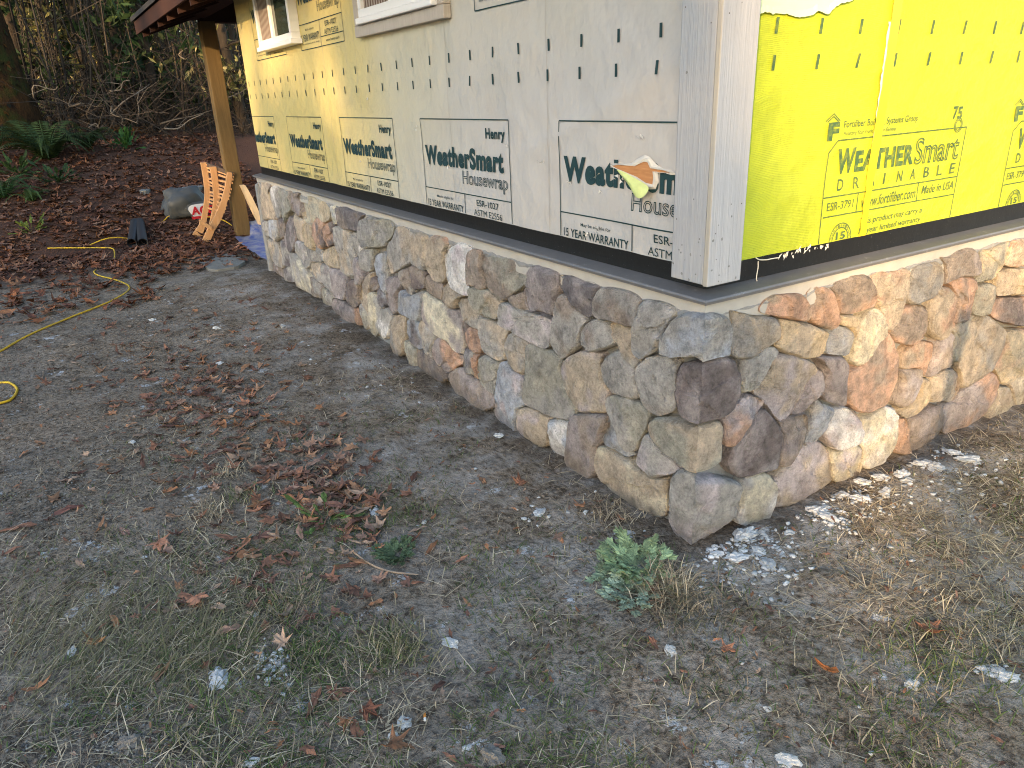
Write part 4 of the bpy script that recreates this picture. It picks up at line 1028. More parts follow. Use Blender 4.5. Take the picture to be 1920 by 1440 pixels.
for i in range(330):
    px = rng.uniform(30, 500); Yc = rng.uniform(14, 26); X = on_y(px, 230, Yc)[0]; z0 = float(gz(X, Yc)); hh = rng.uniform(2.5, 6); l = rng.normal(0, .12); r_ = rng.uniform(.008, .028)
    c = tuple(np.array((.042, .034, .026))*rng.uniform(.3, 1.8)); sap.tube([(X, Yc, z0-.1), (X+l*hh*.4+rng.normal(0, .08), Yc, z0+hh*.4), (X+l*hh, Yc, z0+hh)], [r_, r_*.7, r_*.3], 4, c=c, cap=False)
    for j in range(5):
        f = rng.uniform(.15, .95); p = np.array([X+l*hh*f, Yc, z0+hh*f]); e = p+rng.normal(0, .45, 3); sap.tube([p, (p+e)/2+rng.normal(0, .05, 3), e], [r_*.35, r_*.25, .001], 3, c=c, cap=False)
sap.build('sapling_thicket', M_twig, col=True); tag(bpy.data.objects['sapling_thicket'], 'dense thicket of thin bare saplings in the wood', kind='stuff')
_br = [((265,300,15.),(160,205,14.)), ((160,222,13.5),(178,157,13.3)), ((130,185,14.),(200,200,13.6)), ((200,200,13.6),(262,236,13.)), ((205,165,13.5),(250,150,13.2)),
       ((300,245,13.2),(400,205,13.)), ((210,215,13.5),(285,160,13.8)), ((170,150,15),(240,115,14)), ((60,174,13),(105,173,13)), ((255,225,14),(270,165,14.2)), ((225,120,16),(330,88,15)), ((340,110,14.5),(362,82,14.5)), ((150,195,12.6),(118,182,12.8)), ((285,20,15),(225,10,15)), ((190,30,16),(215,10,15.5)),
       ((310,240,12.8),(385,215,12.8)), ((425,180,13),(468,165,13)), ((165,243,12.6),(198,241,12.6))]
for i, (a, b_) in enumerate(_br):
    p, q = on_y(*a[:2], a[2]), on_y(*b_[:2], b_[2]); rr = np.random.RandomState(i)
    mid = smooth_path([(p*(1-s)+q*s) + rr.normal(0, .045, 3)*np.array([1, .5, 1]) for s in (0, .33, .66, 1)], 3); r_ = rr.uniform(.008, .017)
    m = MB(); c = tuple(np.array((.135, .115, .09))*rr.uniform(.5, 1.4)); m.tube(mid, list(np.linspace(r_, r_*.35, len(mid))), 5, c=c)
    o = m.build('dead_branch', M_twig, col=True, smooth=True)
    pa = mid[5]; tw2 = MB()
    for j in range(2):
        e = pa + rr.normal(0, .25, 3); tw2.tube([pa, (pa+e)/2+rr.normal(0, .03, 3), e], [r_*.45, r_*.3, .002], 4, c=c)
    tw2.build('side_twig', M_twig, o, col=True)
    tag(o, 'pale dead branch caught in the brush at the edge of the wood', 'branch', 'dead branches in the brush')

# ------------------------------------------------------------------ ferns
def fern(name, label, loc, nf, L, seed, tint=(.030, .075, .028)):
    rng = np.random.RandomState(seed); f = thing(name, label, 'fern', loc, 'ferns at the edge of the yard')
    for i in range(nf):
        a = rng.uniform(0, 6.28); ln = L*rng.uniform(.7, 1.1); rise = rng.uniform(.55, 1.15); V = []; Fc = []; Cc = []
        d = np.array([math.cos(a), math.sin(a), 0]); s_ = np.array([-d[1], d[0], 0]); k = 30
        c = np.array(tint)*rng.uniform(.6, 1.7); 
        cur = lambda t: d*ln*(t*.85) + np.array([0, 0, ln*(rise*t*1.5 - rise*1.1*t*t*1.25)])
        for j in range(k):
            t = (j+1)/k; p = cur(t); q = cur(min(1, t+.03)); wl_ = ln*.155*math.sin(math.pi*min(1, .12+.88*t))**.7*(1.12-t)
            for sg in (-1, 1):
                o = len(V); tip = p + s_*sg*wl_ + (q-p)*1.6 - np.array([0, 0, wl_*.28])
                V += [p, (p+tip)/2 - (q-p)*.42, tip, (p+tip)/2 + (q-p)*.42]; Fc.append((o, o+1, o+2, o+3)); Cc += [c*rng.uniform(.75, 1.25)]*4
        for j in range(10):
            p, q = cur(j/10), cur((j+1)/10); o = len(V); w_ = .006
            V += [p-s_*w_, p+s_*w_, q+s_*w_, q-s_*w_]; Fc.append((o, o+1, o+2, o+3)); Cc += [c*.9]*4
        mesh_obj('frond', V, Fc, M_leaf, f, col=np.array(Cc))
    return f
def gp(px, py):
    """point of the ground seen at a pixel"""
    d = ray(px, py); a = .5; f = lambda k: CAM[2]+d[2]*k - gzs(CAM[0]+d[0]*k, CAM[1]+d[1]*k)
    while f(a) > 0 and a < 60: a += .1
    lo = a-.1
    for _ in range(14):
        m_ = (lo+a)/2
        if f(m_) > 0: lo = m_
        else: a = m_
    return CAM + d*a
fern('sword_fern', 'large dark green fern arching in front of the mossy trunk', tuple(gp(92, 300)), 34, 1.15, 3, (.026, .046, .014))
fern('sword_fern', 'fern cut by the left edge below the mossy trunk', tuple(gp(8, 372)), 18, .70, 4, (.040, .080, .024))
fern('sword_fern', 'small pale fern low on the leafy bank at the far left', tuple(gp(60, 378)), 14, .42, 5, (.060, .10, .030))
fern('sword_fern', 'half-hidden fern right of the large fern under the brush', tuple(gp(165, 278)), 16, .8, 6, (.022, .038, .012))
fern('bracken_clump', 'rust brown dead bracken clump at the edge of the wood', tuple(gp(243, 262)), 18, .55, 7, (.15, .065, .015))
# ------------------------------------------------------------------ things in the yard
def gh(x, y):
    return gzs(x, y) + (.0085*mn.fractal((x*3.1, y*3.1, 0), 1.0, 2.1, 5) if -4 < x < 4 and -2 < y < 12 else 0)
def gpt(px, py, up=0.0):
    p = gp(px, py); p[2] = gh(p[0], p[1])+up; return p
# yellow extension cord: a loop off to the left, out over the dirt, under the leaves and on past the chair
_cp = []
for px, py, up in [(4,719,.007),(22,722,.007),(33,733,.007),(22,749,.007),(0,758,.007)]: p = gpt(px, py, up); _cp.append(p)
_loop = _cp[::-1]; a0 = _cp[0]
_far = [a0+np.array([-.25, .12, 0]), a0+np.array([-.45, .35, 0])]
cord = [_loop[0]+np.array([-.3, -.1, 0])] + _loop + _far
for px, py, up in [(-30,680,.007),(0,663,.007),(60,628,.007),(130,598,.007),(210,565,.007),(243,541,.007),(222,528,.007),(185,518,.007),(177,510,.006),(190,500,-.02),(210,492,-.02),(216,483,.03),(213,474,.045),(190,471,.045),(150,472,.045),(95,472,.04),(100,462,-.03),(150,460,-.03),(195,456,.045),(223,452,.045),(260,440,-.04),(305,416,.0),(320,412,.05),(350,411,.06),(385,414,.06),(420,420,.05),(440,424,-.02)]:
    cord.append(gpt(px, py, up))
t = NT('yellow_cord', .55, .3); _v = t.obj(); t.col(t.mix(t.rng(t.noise(_v, 14, 5, .75), .48, .72), (.60, .39, .02), (.20, .14, .06))); M_cord = t.m
m = MB(); m.tube(smooth_path(cord, 8), .0075, 7)
tag(m.build('extension_cord', M_cord, smooth=True), 'yellow extension cord snaking across the dirt into the leaves', 'cord')
# two black pipes
M_pipe = plain('black_plastic', (.022, .022, .024), .5, .4, .3, 20)
for a, b_, lab in (((249,464),(255,425),'left one of two black plastic pipes lying on the leaves'), ((270,464),(264,424),'right one of two black plastic pipes lying on the leaves')):
    p = gpt(*a); q = gpt(*b_); q = p + (q-p)*min(1, 1.0/np.linalg.norm(q-p)); p[2] += .055; q[2] = gh(q[0], q[1])+.055
    m = MB(); m.tube([p, p+(q-p)*.02, p*.5+q*.5, q], [.057, .055, .055, .055], 18, cap=False); m.tube([p, p*.5+q*.5, q], .049, 18, cap=False)
    k = 18; n0 = 0; n1 = 4*k
    for i in range(k): m.F.append((i, (i+1) % k, n1+(i+1) % k, n1+i))
    tag(m.build('pipe', M_pipe, smooth=True), lab, 'pipe')
# curved slatted chair frame leaning on the post
t = NT('cedar', .65, .25); _v = t.obj((10, 10, 2)); g = t.noise(_v, 3, 5, .7); t.col(t.mix(g, (.42, .20, .075), (.66, .40, .20))); M_cedar = t.m
ch = thing('slatted_chair_frame', 'unfinished cedar chair frame of curved slatted ribs leaning on the porch post', 'chair frame', (.0, 8.2, 0))
z6 = lambda pts, Y: [on_y(280+x/6, 280+y/6, Y) for x, y in pts]
def rib(cl, w, dep):
    """cl = traced centre line, w = widths across, dep = thickness along the view"""
    P = smooth_path(cl, 5); m = MB(); ws = np.interp(np.linspace(0, 1, len(P)), np.linspace(0, 1, len(w)), w); V = []
    for i, p in enumerate(P):
        tt = P[min(i+1, len(P)-1)] - P[max(i-1, 0)]; tt /= np.linalg.norm(tt); nrm = np.array([tt[2], 0, -tt[0]])
        for sx, sy in ((-1, 0), (1, 0), (1, 1), (-1, 1)): V.append(p + nrm*ws[i]*.5*sx + np.array([0, dep*sy, 0]) - np.array([0, 8.2*0, 0]))
    V = [v-np.array([0, 8.2, 0]) for v in V]; n_ = len(P)
    F = [(4*i+k, 4*i+(k+1) % 4, 4*i+4+(k+1) % 4, 4*i+4+k) for i in range(n_-1) for k in range(4)] + [(3, 2, 1, 0), tuple(range(4*n_-4, 4*n_))]
    o = mesh_obj('rib', V, F, M_cedar, ch); bv = o.modifiers.new('bevel', 'BEVEL'); bv.width = .004; bv.segments = 2; return P
PA = rib(z6([(612,148),(640,330),(655,520),(632,700),(600,850),(535,985)], 8.42), [.075, .068, .066, .066, .07, .12], .035)
PB = rib(z6([(718,195),(745,380),(758,560),(740,700),(700,850)], 8.22), [.075, .072, .075, .072, .05], .035)
PC = rib(z6([(908,258),(885,420),(840,600),(770,780),(700,900),(640,1040)], 7.98), [.058, .066, .072, .085, .08, .09], .035)
for i in range(11):                                     # slat tongues through the ribs
    s = .05 + i*.052; a, c_ = PA[int(s*(len(PA)-1))], PC[int(s*.95*(len(PC)-1))]
    m = MB(); d = np.array([.05, 0, 0]); o_ = np.array([0, 8.2, 0])
    m.obox(a-o_+np.array([.02, .0, -.010]), (c_-a)+np.array([.02, 0, 0]), np.array([.012, 0, .0]), np.array([0, 0, .022])); m.build('slat', M_cedar, ch)
m = MB(); a, b_ = z6([(560,815),(700,885)], 7.93); m.obox(a-np.array([0, 8.2, .03]), b_-a, (0, .03, 0), (.012, 0, .05)); m.build('brace', M_cedar, ch, bevel=.004)
m = MB(); a, b_ = PA[0], PC[0]; m.obox(a-np.array([-.02, 8.2, .05]), b_-a, (.02, .0, 0), (0, 0, .045)); m.build('top_rail', plain('dark_rail', (.10, .07, .05), .7), ch)
# pale curved board beside the post
m = MB(); P = smooth_path(z6([(1048,405),(1110,540),(1180,690),(1262,850)], 7.93), 5); V = []
for i, p in enumerate(P):
    V += [p+np.array([-.012, 0, 0]), p+np.array([.03+.02*math.sin(i/5), -.01, 0]), p+np.array([.03, .10, 0]), p+np.array([-.02, .10, 0])]
m.add(V, [(4*i+k, 4*i+(k+1) % 4, 4*i+4+(k+1) % 4, 4*i+4+k) for i in range(len(P)-1) for k in range(4)] + [(0, 1, 2, 3), tuple(range(4*len(P)-4, 4*len(P)))[::-1]])
tag(m.build('curved_board', plain('pale_board', (.66, .52, .33), .6, .2, .15, 12)), 'pale curved board leaning between the porch post and the stone base', 'board')
# grey sack with a torn hole, white bag with red letters inside
def blob(c, r, seed, k=28, rows=16, amp=.12, flat=.0):
    V = []; F = []
    for j in range(rows+1):
        th = math.pi*j/rows
        for i in range(k):
            a = 2*math.pi*i/k; d = np.array([math.sin(th)*math.cos(a), math.sin(th)*math.sin(a), math.cos(th)])
            f = 1 + amp*mn.fractal(Vector(d*1.7)+Vector((seed*3.1, 0, 0)), 1, 2, 3); V.append(np.array(c)+d*np.array(r)*f)
    for j in range(rows):
        for i in range(k): F.append((j*k+i, (j+1)*k+i, (j+1)*k+(i+1) % k, j*k+(i+1) % k))
    return V, F
sk = gp(362, 414); sx, sy, sz = sk[0]-.02, sk[1]+.22, gh(sk[0], sk[1]+.2)
bag = thing('sack', 'grey sack behind the chair frame, torn open over a white bag', 'sack', (sx, sy, sz))
V, F = blob((0, 0, .16), (.31, .24, .23), 3, amp=.35)
V = [np.array([v[0], v[1], max(v[2], -.02)]) for v in V]
mesh_obj('cover', V, F, plain('grey_plastic_sheet', (.060, .066, .068), .55, .35, .25, 6, .3), bag, smooth=True)
hc = on_y(280+565/6, 280+690/6, sy-.27)-np.array([sx, sy, sz]); rr = random.Random(2); hole = []
for i in range(22):
    a = 2*math.pi*i/22; r_ = 1+.12*math.sin(3*a)+rr.uniform(-.05, .05); hole.append((hc[0]+.135*math.cos(a)*r_, hc[1]-.03*0, hc[2]+.10*math.sin(a)*r_))
m = MB(); m.add([(x, y-.004, z) for x, y, z in hole]+[(hc[0], hc[1]-.03, hc[2])], [(i, (i+1) % 22, 22) for i in range(22)]); m.build('white_bag', plain('white_paper', (.52, .54, .56), .7), bag)
m = MB(); m.add([(x, y, z) for x, y, z in hole]+[(hc[0]+(x-hc[0])*1.22, hc[1]+.05, hc[2]+(z-hc[2])*1.25) for x, y, z in hole], [(i, (i+1) % 22, 22+(i+1) % 22, 22+i) for i in range(22)]); m.build('torn_rim', plain('dark_rim', (.06, .065, .065), .6), bag)
M_red = plain('red_print', (.42, .012, .02), .6)
def put_text(s, r, parent, y, mat, bold):
    me = text_mesh(s, bold); V = np.array([v.co[:] for v in me.vertices]); lo, hi = V.min(0), V.max(0); q = (V-lo)/(np.maximum(hi-lo, 1e-6))
    P = np.stack([r[0]+(r[2]-r[0])*q[:, 0], np.full(len(V), y), r[1]+(r[3]-r[1])*q[:, 1]], 1); Fs = [tuple(p.vertices) for p in me.polygons]; bpy.data.meshes.remove(me)
    return mesh_obj('lettering', P, Fs, mat, parent)
put_text('ACE', (hc[0]-.11, hc[2]-.045, hc[0]+.17, hc[2]+.065), bag, hc[1]-.036, M_red, .05)
m = MB(); m.add([(hc[0]-.11, hc[1]-.033, hc[2]-.10), (hc[0]+.10, hc[1]-.033, hc[2]-.10), (hc[0]+.12, hc[1]-.033, hc[2]-.065), (hc[0]-.12, hc[1]-.033, hc[2]-.065)], [(0, 1, 2, 3)]); m.build('red_band', M_red, bag)
# blue tarp
ta = [(.16, 8.0), (.40, 8.1), (.75, 8.1), (.9, 7.4), (.8, 6.2), (.30, 5.95), (.13, 6.32), (.11, 7.0), (.12, 7.44)]
def tarp():
    bm = bmesh.new(); vs = [bm.verts.new((x, y, 0)) for x, y in ta]; f = bm.faces.new(vs)
    bmesh.ops.triangulate(bm, faces=[f]); bmesh.ops.subdivide_edges(bm, edges=bm.edges[:], cuts=9, use_grid_fill=True)
    for v in bm.verts:
        x, y = v.co.x, v.co.y; v.co.z = gh(x, y)+.02+.022*mn.fractal((x*6, y*3, 2), 1, 2, 4)+(.16*max(0, (y-7.86)/.24) if y > 7.86 and x > .36 else 0)
    me = bpy.data.meshes.new('tarp'); bm.to_mesh(me); bm.free(); me.polygons.foreach_set('use_smooth', [True]*len(me.polygons)); return me
me = tarp(); t = NT('blue_tarp', .4, .4); _v = t.obj()
t.col(t.mix(t.rng(t.noise(_v, 7, 5, .7), .40, .62), (.045, .095, .36), (.34, .36, .42))); me.materials.append(t.m)
tag(link(bpy.data.objects.new('tarp', me)), 'crumpled blue tarp on the ground between porch post and stone base', 'tarp')
# flagstones
M_slab = NT('slate_slab', .85, .2); _v = M_slab.obj(); g = M_slab.noise(_v, 9, 6, .75); M_slab.col(M_slab.mix(g, (.10, .10, .09), (.27, .27, .25))); M_slab.bump(g, .8, .02); M_slab = M_slab.m
def slab(px, lab, th=.035):
    P = [gpt(x, y) for x, y in px]; z = np.mean([p[2] for p in P]); m = MB(); q = chaikin(np.array([p[:2] for p in P]), 2, .18); rr = random.Random(1)
    q = q + np.array([[rr.uniform(-.012, .012), rr.uniform(-.012, .012)] for _ in q])
    m.prism([(x, y, z-.03) for x, y in q], (0, 0, .03+th)); tag(m.build('flagstone', M_slab, bevel=.008), lab, 'flagstone', 'flagstones')
slab([(368,487),(386,477),(430,474),(462,494),(448,504),(392,512)], 'broken grey flagstone on the dirt below the blue tarp', .02)
slab([(340,352),(372,346),(388,352),(370,362),(345,360)], 'dark flat stone in the leaves behind the grey sack')
slab([(262,358),(272,354),(284,358),(276,366),(264,364)], 'small grey stone lying alone in the brown leaves')
# ------------------------------------------------------------------ ground litter
M_litter = NT('dry_litter', .85, .15); _v = M_litter.obj()
M_litter.col(M_litter.mix(.5, M_litter.attr(), M_litter.mix(M_litter.noise(_v, 60, 3), tuple([.6]*3), tuple([1.35]*3)), 'MULTIPLY')); M_litter = M_litter.m
M_grass = leafmat('grass_blade', .25)
def ghv(x, y): return np.array([gh(a, b_) for a, b_ in zip(x, y)])
def pxw(px, py): return gp(px, py)[:2]
_MAPLE = [(0, 1.0), (14, .62), (30, .55), (48, .92), (62, .50), (85, .42), (104, .80), (125, .36), (155, .30), (180, .16)]
_out = [(a, r) for a, r in _MAPLE] + [(-a, r) for a, r in _MAPLE[-2:0:-1]]
_LX = np.array([r*math.sin(rad(a)) for a, r in _out]); _LY = np.array([r*math.cos(rad(a)) for a, r in _out])
_WD = [(0, 1.0), (16, .86), (28, .92), (44, .68), (58, .80), (78, .58), (95, .66), (118, .45), (145, .42), (180, .2), (215, .42), (242, .45), (265, .66), (282, .58), (302, .80), (316, .68), (332, .92), (344, .86)]
_WX = np.array([r*math.sin(rad(a)) for a, r in _WD]); _WY = np.array([r*math.cos(rad(a)) for a, r in _WD])
_OV = [(0, 1), (25, .72), (55, .5), (90, .40), (125, .45), (155, .62), (180, .85), (205, .62), (235, .45), (270, .40), (305, .5), (335, .72)]
_OX = np.array([r*math.sin(rad(a))*.75 for a, r in _OV]); _OY = np.array([r*math.cos(rad(a)) for a, r in _OV])
LEAFC = [tuple(np.array(q)*np.array([1.45, 1.35, 1.28])) for q in [(.170, .092, .062), (.145, .080, .056), (.115, .066, .052), (.200, .125, .080), (.175, .118, .092), (.100, .060, .047), (.215, .115, .065), (.22, .165, .125)]]
def leaf_mesh(c, size, yaw, tilt, curl, rng, col, oval=False):
    """one dry leaf: lobed outline, raised midrib, edges curled up"""
    X, Y = (_WX, _WY) if oval == 'lobed' else ((_OX, _OY) if oval else (_LX, _LY)); k = len(X)
    lob = 1+.22*rng.normal(size=k); X = X*lob*rng.uniform(.65, 1.05); Y = Y*lob
    x = np.r_[X, X*.5, 0]; y = np.r_[Y, Y*.5, 0]; r2 = x*x+y*y
    z = curl*(x*x*1.3 - .25*abs(x)) + curl*.5*(y*y*np.sign(rng.uniform(-1, 1))) + .09*np.sin(x*7+rng.uniform(0, 6))*r2 + rng.normal(0, .05, len(x))
    P = np.stack([x, y, z], 1)*size
    R = Matrix.Rotation(yaw, 3, 'Z') @ Matrix.Rotation(tilt[0], 3, 'X') @ Matrix.Rotation(tilt[1], 3, 'Y')
    P = P @ np.array(R).T; P[:, 2] -= np.percentile(P[:, 2], 12); P += np.array(c)
    F = [(i, (i+1) % k, k+(i+1) % k) for i in range(k)] + [(i, k+(i+1) % k, k+i) for i in range(k)] + [(k+i, k+(i+1) % k, 2*k) for i in range(k)]
    vein = 1 - .25*(np.abs(x) < .05)
    return P, F, np.clip(np.array(col)*vein[:, None]*(1+.12*rng.normal(size=(len(x), 1))), .01, .9)
# --- leaves one can point at
rngL = np.random.RandomState(4)
NAMED = [(178,1207,.060,(.34,.19,.095),'large curled tan leaf standing up in the straw at lower left',1.0),
 (132,957,.075,(.17,.085,.07),'flat dark red brown leaf on gravel left of the dirt',.2),(42,992,.085,(.21,.11,.075),'pointed brown leaf cut close to the left edge',.3),
 (232,1000,.060,(.20,.13,.11),'grey brown star-shaped leaf on the wet dark patch',.25),(685,1335,.062,(.20,.085,.052),'smooth red brown leaf above the white chips at the bottom',.3),
 (540,936,.045,(.28,.15,.075),'light orange leaf beside the plantain weed',.4),(1552,1262,.045,(.36,.13,.045),'bright orange twisted leaf alone on the right dirt',.9),
 (1738,1180,.070,(.24,.115,.07),'long rusty leaf strip by the right edge grass',.8),(585,1155,.050,(.22,.11,.08),'heart-shaped brown leaf above the green tuft',.2),
 (310,770,.060,(.16,.08,.06),'lone dark leaf on bare dirt in front of the cord',.3),(545,657,.06,(.20,.09,.05),'ragged leaf near the pale stone chip below the wall',.6),
 (128,650,.08,(.24,.20,.16),'pale weathered leaf just under the yellow cord',.3),(217,508,.09,(.22,.10,.05),'big brown leaf at the bend of the yellow cord',.5),
 (1225,1208,.045,(.26,.13,.085),'rusty leaf between the straw tuft and the white shell chip',.6),(1360,1222,.05,(.28,.14,.09),'curled ginger leaf in the dirt right of the straw tuft',.9)]
def one_leaf(px, py, s, c, lab, curl, grp=None):
    p = gpt(px, py, .006); P, F, col = leaf_mesh((0, 0, 0), s*.88, rngL.uniform(0, 6.28), rngL.uniform(-.15, .15, 2), curl, rngL, np.array(c)*.9, rngL.uniform() < .45)
    o = mesh_obj('fallen_leaf', P, F, M_litter, col=col, smooth=False); o.location = p; tag(o, lab, 'leaf', grp or 'fallen leaves one can pick out')
for q in NAMED: one_leaf(*q[:5], q[5])
for px, py in [(365,1132),(350,1128),(470,1105),(445,1095),(330,1000),(610,880),(650,905),(640,935),(665,940),(618,925),(600,955),(560,860),(590,848),(505,862),(455,845),(480,700),(500,690),(425,705),(400,690),(560,690),(330,860),(310,925),(700,1135),(660,1300),(625,1298),(650,1352),(380,970),(520,1010),(455,985),(700,1010),(540,1060),(505,1085),(60,1290),(430,1040),(95,700),(150,735),(470,745),(430,790),(380,740),(350,720),(900,905),(775,1010),(970,905),(640,1010)]:
    one_leaf(px+rngL.uniform(-5, 5), py+rngL.uniform(-5, 5), rngL.uniform(.038, .066), LEAFC[rngL.randint(len(LEAFC))], 'brown maple leaf lying among others on the dirt before the wall', rngL.uniform(.2, .9), 'loose leaves on the dirt before the wall')
# --- drifts of leaves nobody could count
def scatter(n, blobs, rng):
    """world positions from soft drifts (px, py, radius_px, weight)"""
    ws = np.array([b_[3] for b_ in blobs], float); ids = rng.choice(len(blobs), n, p=ws/ws.sum()); out = []
    cs = [(pxw(b_[0], b_[1]), b_[2]) for b_ in blobs]
    for i in ids:
        (c, r_) = cs[i]; dist = np.linalg.norm(np.array([c[0], c[1], 0])-CAM); s = r_/F_PX*dist
        d = rng.normal(0, 1.25, 2)*s*np.array([1, 1.6]); out.append((c[0]+d[0], c[1]+d[1]))
    return np.array(out)
def clear_of_house(P): return P[~((P[:, 0] > -.02) & (P[:, 1] > -.02) & (P[:, 1] < 5.92))]
_cd = np.array([q[:2] for q in smooth_path(cord, 6) if q[2] > gh(q[0], q[1])])
def off_cord(P, r=.09): return P[np.array([np.min(np.hypot(_cd[:, 0]-x, _cd[:, 1]-y)) > r for x, y in P])]
def leaf_stuff(name, pos, size, rng, label, oval_p=.4, cols=LEAFC, lift=.004):
    Vs, Fs, Cs = [], [], []; o = 0
    for x, y in pos:
        P, F, c = leaf_mesh((x, y, gh(x, y)+lift+abs(rng.normal(0, .006))), rng.uniform(*size), rng.uniform(0, 6.28), rng.normal(0, .16, 2), rng.uniform(.05, .85), rng,
                            np.array(cols[rng.randint(len(cols))])*rng.uniform(.65, 1.3), rng.uniform() < oval_p)
        Vs.append(P); Fs.append(np.array(F)+o); Cs.append(c); o += len(P)
    ob = mesh_obj(name, np.vstack(Vs), np.vstack(Fs), M_litter, col=np.vstack(Cs)); tag(ob, label, kind='stuff'); return ob
rng = np.random.RandomState(12)
DR = [(360,680,40,3),(400,740,40,4),(330,720,50,3),(320,780,60,2),(450,860,50,2),(560,900,55,4),(640,940,40,5),(600,870,35,3),(480,780,50,3),(500,1000,60,1.5),(700,1010,50,1),(560,1060,50,1),(360,900,60,1),(220,820,80,1),(100,880,80,.6),(60,960,60,.8),(380,1120,60,1),(660,1310,50,.6),(560,1180,50,.6),(250,640,70,1.2),(330,600,60,1.5),(180,700,80,.8),(60,600,60,1.2),(470,620,40,1),(1190,1000,70,.15)]
leaf_stuff('leaf_drift', off_cord(clear_of_house(scatter(680, DR, rng))), (.028, .060), rng, 'drift of dry brown leaves strewn over the dirt')
leaf_stuff('leaf_bits', clear_of_house(np.stack([rng.uniform(-2.3, 1.6, 2600), rng.uniform(-1.2, 5.5, 2600)], 1)), (.006, .022), rng, 'small torn bits of dead leaf over the dirt', 1.0)
n = 7600; Y = 6.3 + 8.0*rng.beta(1.0, 1.3, n); X = -3.4 - .22*(Y-6) + rng.uniform(0, 1, n)*(4.4+.25*(Y-6)); P = np.stack([X, Y], 1)
keep = (rng.uniform(size=n) < np.clip((Y-6.2-.5*np.sin(X*2.1))/1.3, 0, 1)) & ~((X > .1) & (Y < 8.0)); P = P[keep]
P = np.vstack([P, np.stack([rng.uniform(-2.7, -1.0, 260), rng.uniform(5.2, 6.6, 260)], 1)])
leaf_stuff('leaf_carpet', off_cord(P), (.045, .095), rng, 'carpet of brown maple leaves under the edge of the wood', cols=[tuple(np.array(c_)*k*np.array([1.08, .92, .84])) for c_ in LEAFC for k in (.5, .8)] + [(.24, .10, .05)], lift=.012)
# --- straw, grass, crumbs: blades as thin bent strips
def blades(pos, L, W, lie, rng, cols, name, label, heading=None, mat=None, parent=None, base=None, kind='stuff'):
    n = len(pos); z = ghv(pos[:, 0], pos[:, 1]) if base is None else np.full(n, base)
    a = rng.uniform(0, 6.28, n) if heading is None else heading + rng.normal(0, .55, n)
    ln = rng.uniform(*L, n); li = np.clip(rng.normal(lie, .12, n), .02, 1.5)           # 0 upright, 1.5 flat
    d = np.stack([np.cos(a)*np.sin(li), np.sin(a)*np.sin(li), np.cos(li)], 1); d2 = np.stack([np.cos(a+.3*rng.normal(size=n)), np.sin(a), np.zeros(n)], 1)
    s = np.stack([-np.sin(a), np.cos(a), np.zeros(n)], 1)*rng.uniform(*W, n)[:, None]
    p0 = np.stack([pos[:, 0], pos[:, 1], z-.002], 1); p1 = p0 + d*ln[:, None]*.55; p2 = p1 + (d*.55+d2*.45)*ln[:, None]*.45 - np.array([0, 0, 1])*(ln*.12*np.clip(1.3-li, 0, 1))[:, None]
    lowest = z[:, None]+.002+rng.uniform(0, .012, (n, 1)); p1[:, 2:] = np.maximum(p1[:, 2:], lowest); p2[:, 2:] = np.maximum(p2[:, 2:], lowest)
    V = np.stack([p0-s, p0+s, p1+s*.85, p1-s*.85, p2], 1).reshape(-1, 3); i = np.arange(n)*5
    F = np.vstack([np.stack([i, i+1, i+2], 1), np.stack([i, i+2, i+3], 1), np.stack([i+3, i+2, i+4], 1)])
    o = mesh_obj(name, V, F, mat or M_grass, parent, col=np.repeat(pick(rng, n, cols, .22), 5, 0))
    if kind: tag(o, label, kind=kind)
    return o
STRAW = [(.46, .39, .27), (.37, .31, .21), (.54, .47, .34), (.26, .21, .15)]
GREEN = [(.075, .125, .035), (.11, .15, .045), (.060, .095, .030), (.17, .18, .08)]
def area(n, x0, x1, y0, y1, dens, rng):
    P = np.stack([rng.uniform(x0, x1, n), rng.uniform(y0, y1, n)], 1)
    d = np.array([dens(x, y) for x, y in P]); return clear_of_house(P[rng.uniform(size=n) < d])
fb = lambda x, y, s, o: .5+.5*mn.fractal((x*s+o, y*s, o), 1, 2, 3)
# bottom-left and right-hand corners are matted with straw; the middle is trodden bare
def d_straw(x, y):
    f = fb(x, y, 2.3, 4.4); r = np.clip((x+.15)/.8, 0, 1)*np.clip((-y+.25)/.3, 0, 1); l = np.clip((-.65-x)/.5, 0, 1)*np.clip((1.55-y)/.7, 0, 1)
    return float(np.clip((f-.24)*1.7, 0, 1)*max(r, l*.8, .25))
P = area(130000, -2.6, 2.7, -1.25, 2.6, d_straw, rng)
blades(P[::2], (.03, .13), (.0008, .0020), 1.40, rng, STRAW, 'straw', 'flattened dry straw matted over the dirt')
blades(P[1::2], (.012, .05), (.0006, .0016), 1.46, rng, STRAW+[(.12, .09, .06), (.09, .07, .05)], 'chaff', 'fine broken chaff on the dirt')
Q = clear_of_house(np.stack([rng.uniform(-2.5, 2.4, 26000), rng.uniform(-1.25, 4.5, 26000)], 1))
blades(Q, (.006, .035), (.0006, .0018), 1.46, rng, [(.19, .15, .105), (.12, .09, .062), (.26, .22, .16), (.07, .052, .04)], 'plant_debris', 'short bits of dead stalk on the dirt')
def d_green(x, y):
    f = fb(x, y, 3.1, 9.7); l = np.clip((-.45-x)/.4, 0, 1)*np.clip((1.35-y)/.6, 0, 1); r = np.clip((x-.75)/.6, 0, 1)*np.clip((-y-.25)/.35, 0, 1)
    return float(np.clip((f-.37)*2.6, 0, 1)*max(l, r*.9, .14))
P = area(190000, -2.5, 2.6, -1.25, 2.3, d_green, rng)
blades(P, (.012, .050), (.0008, .0017), 1.05, rng, GREEN+[(.15, .14, .07)], 'grass', 'thin short green grass coming up through the dirt')
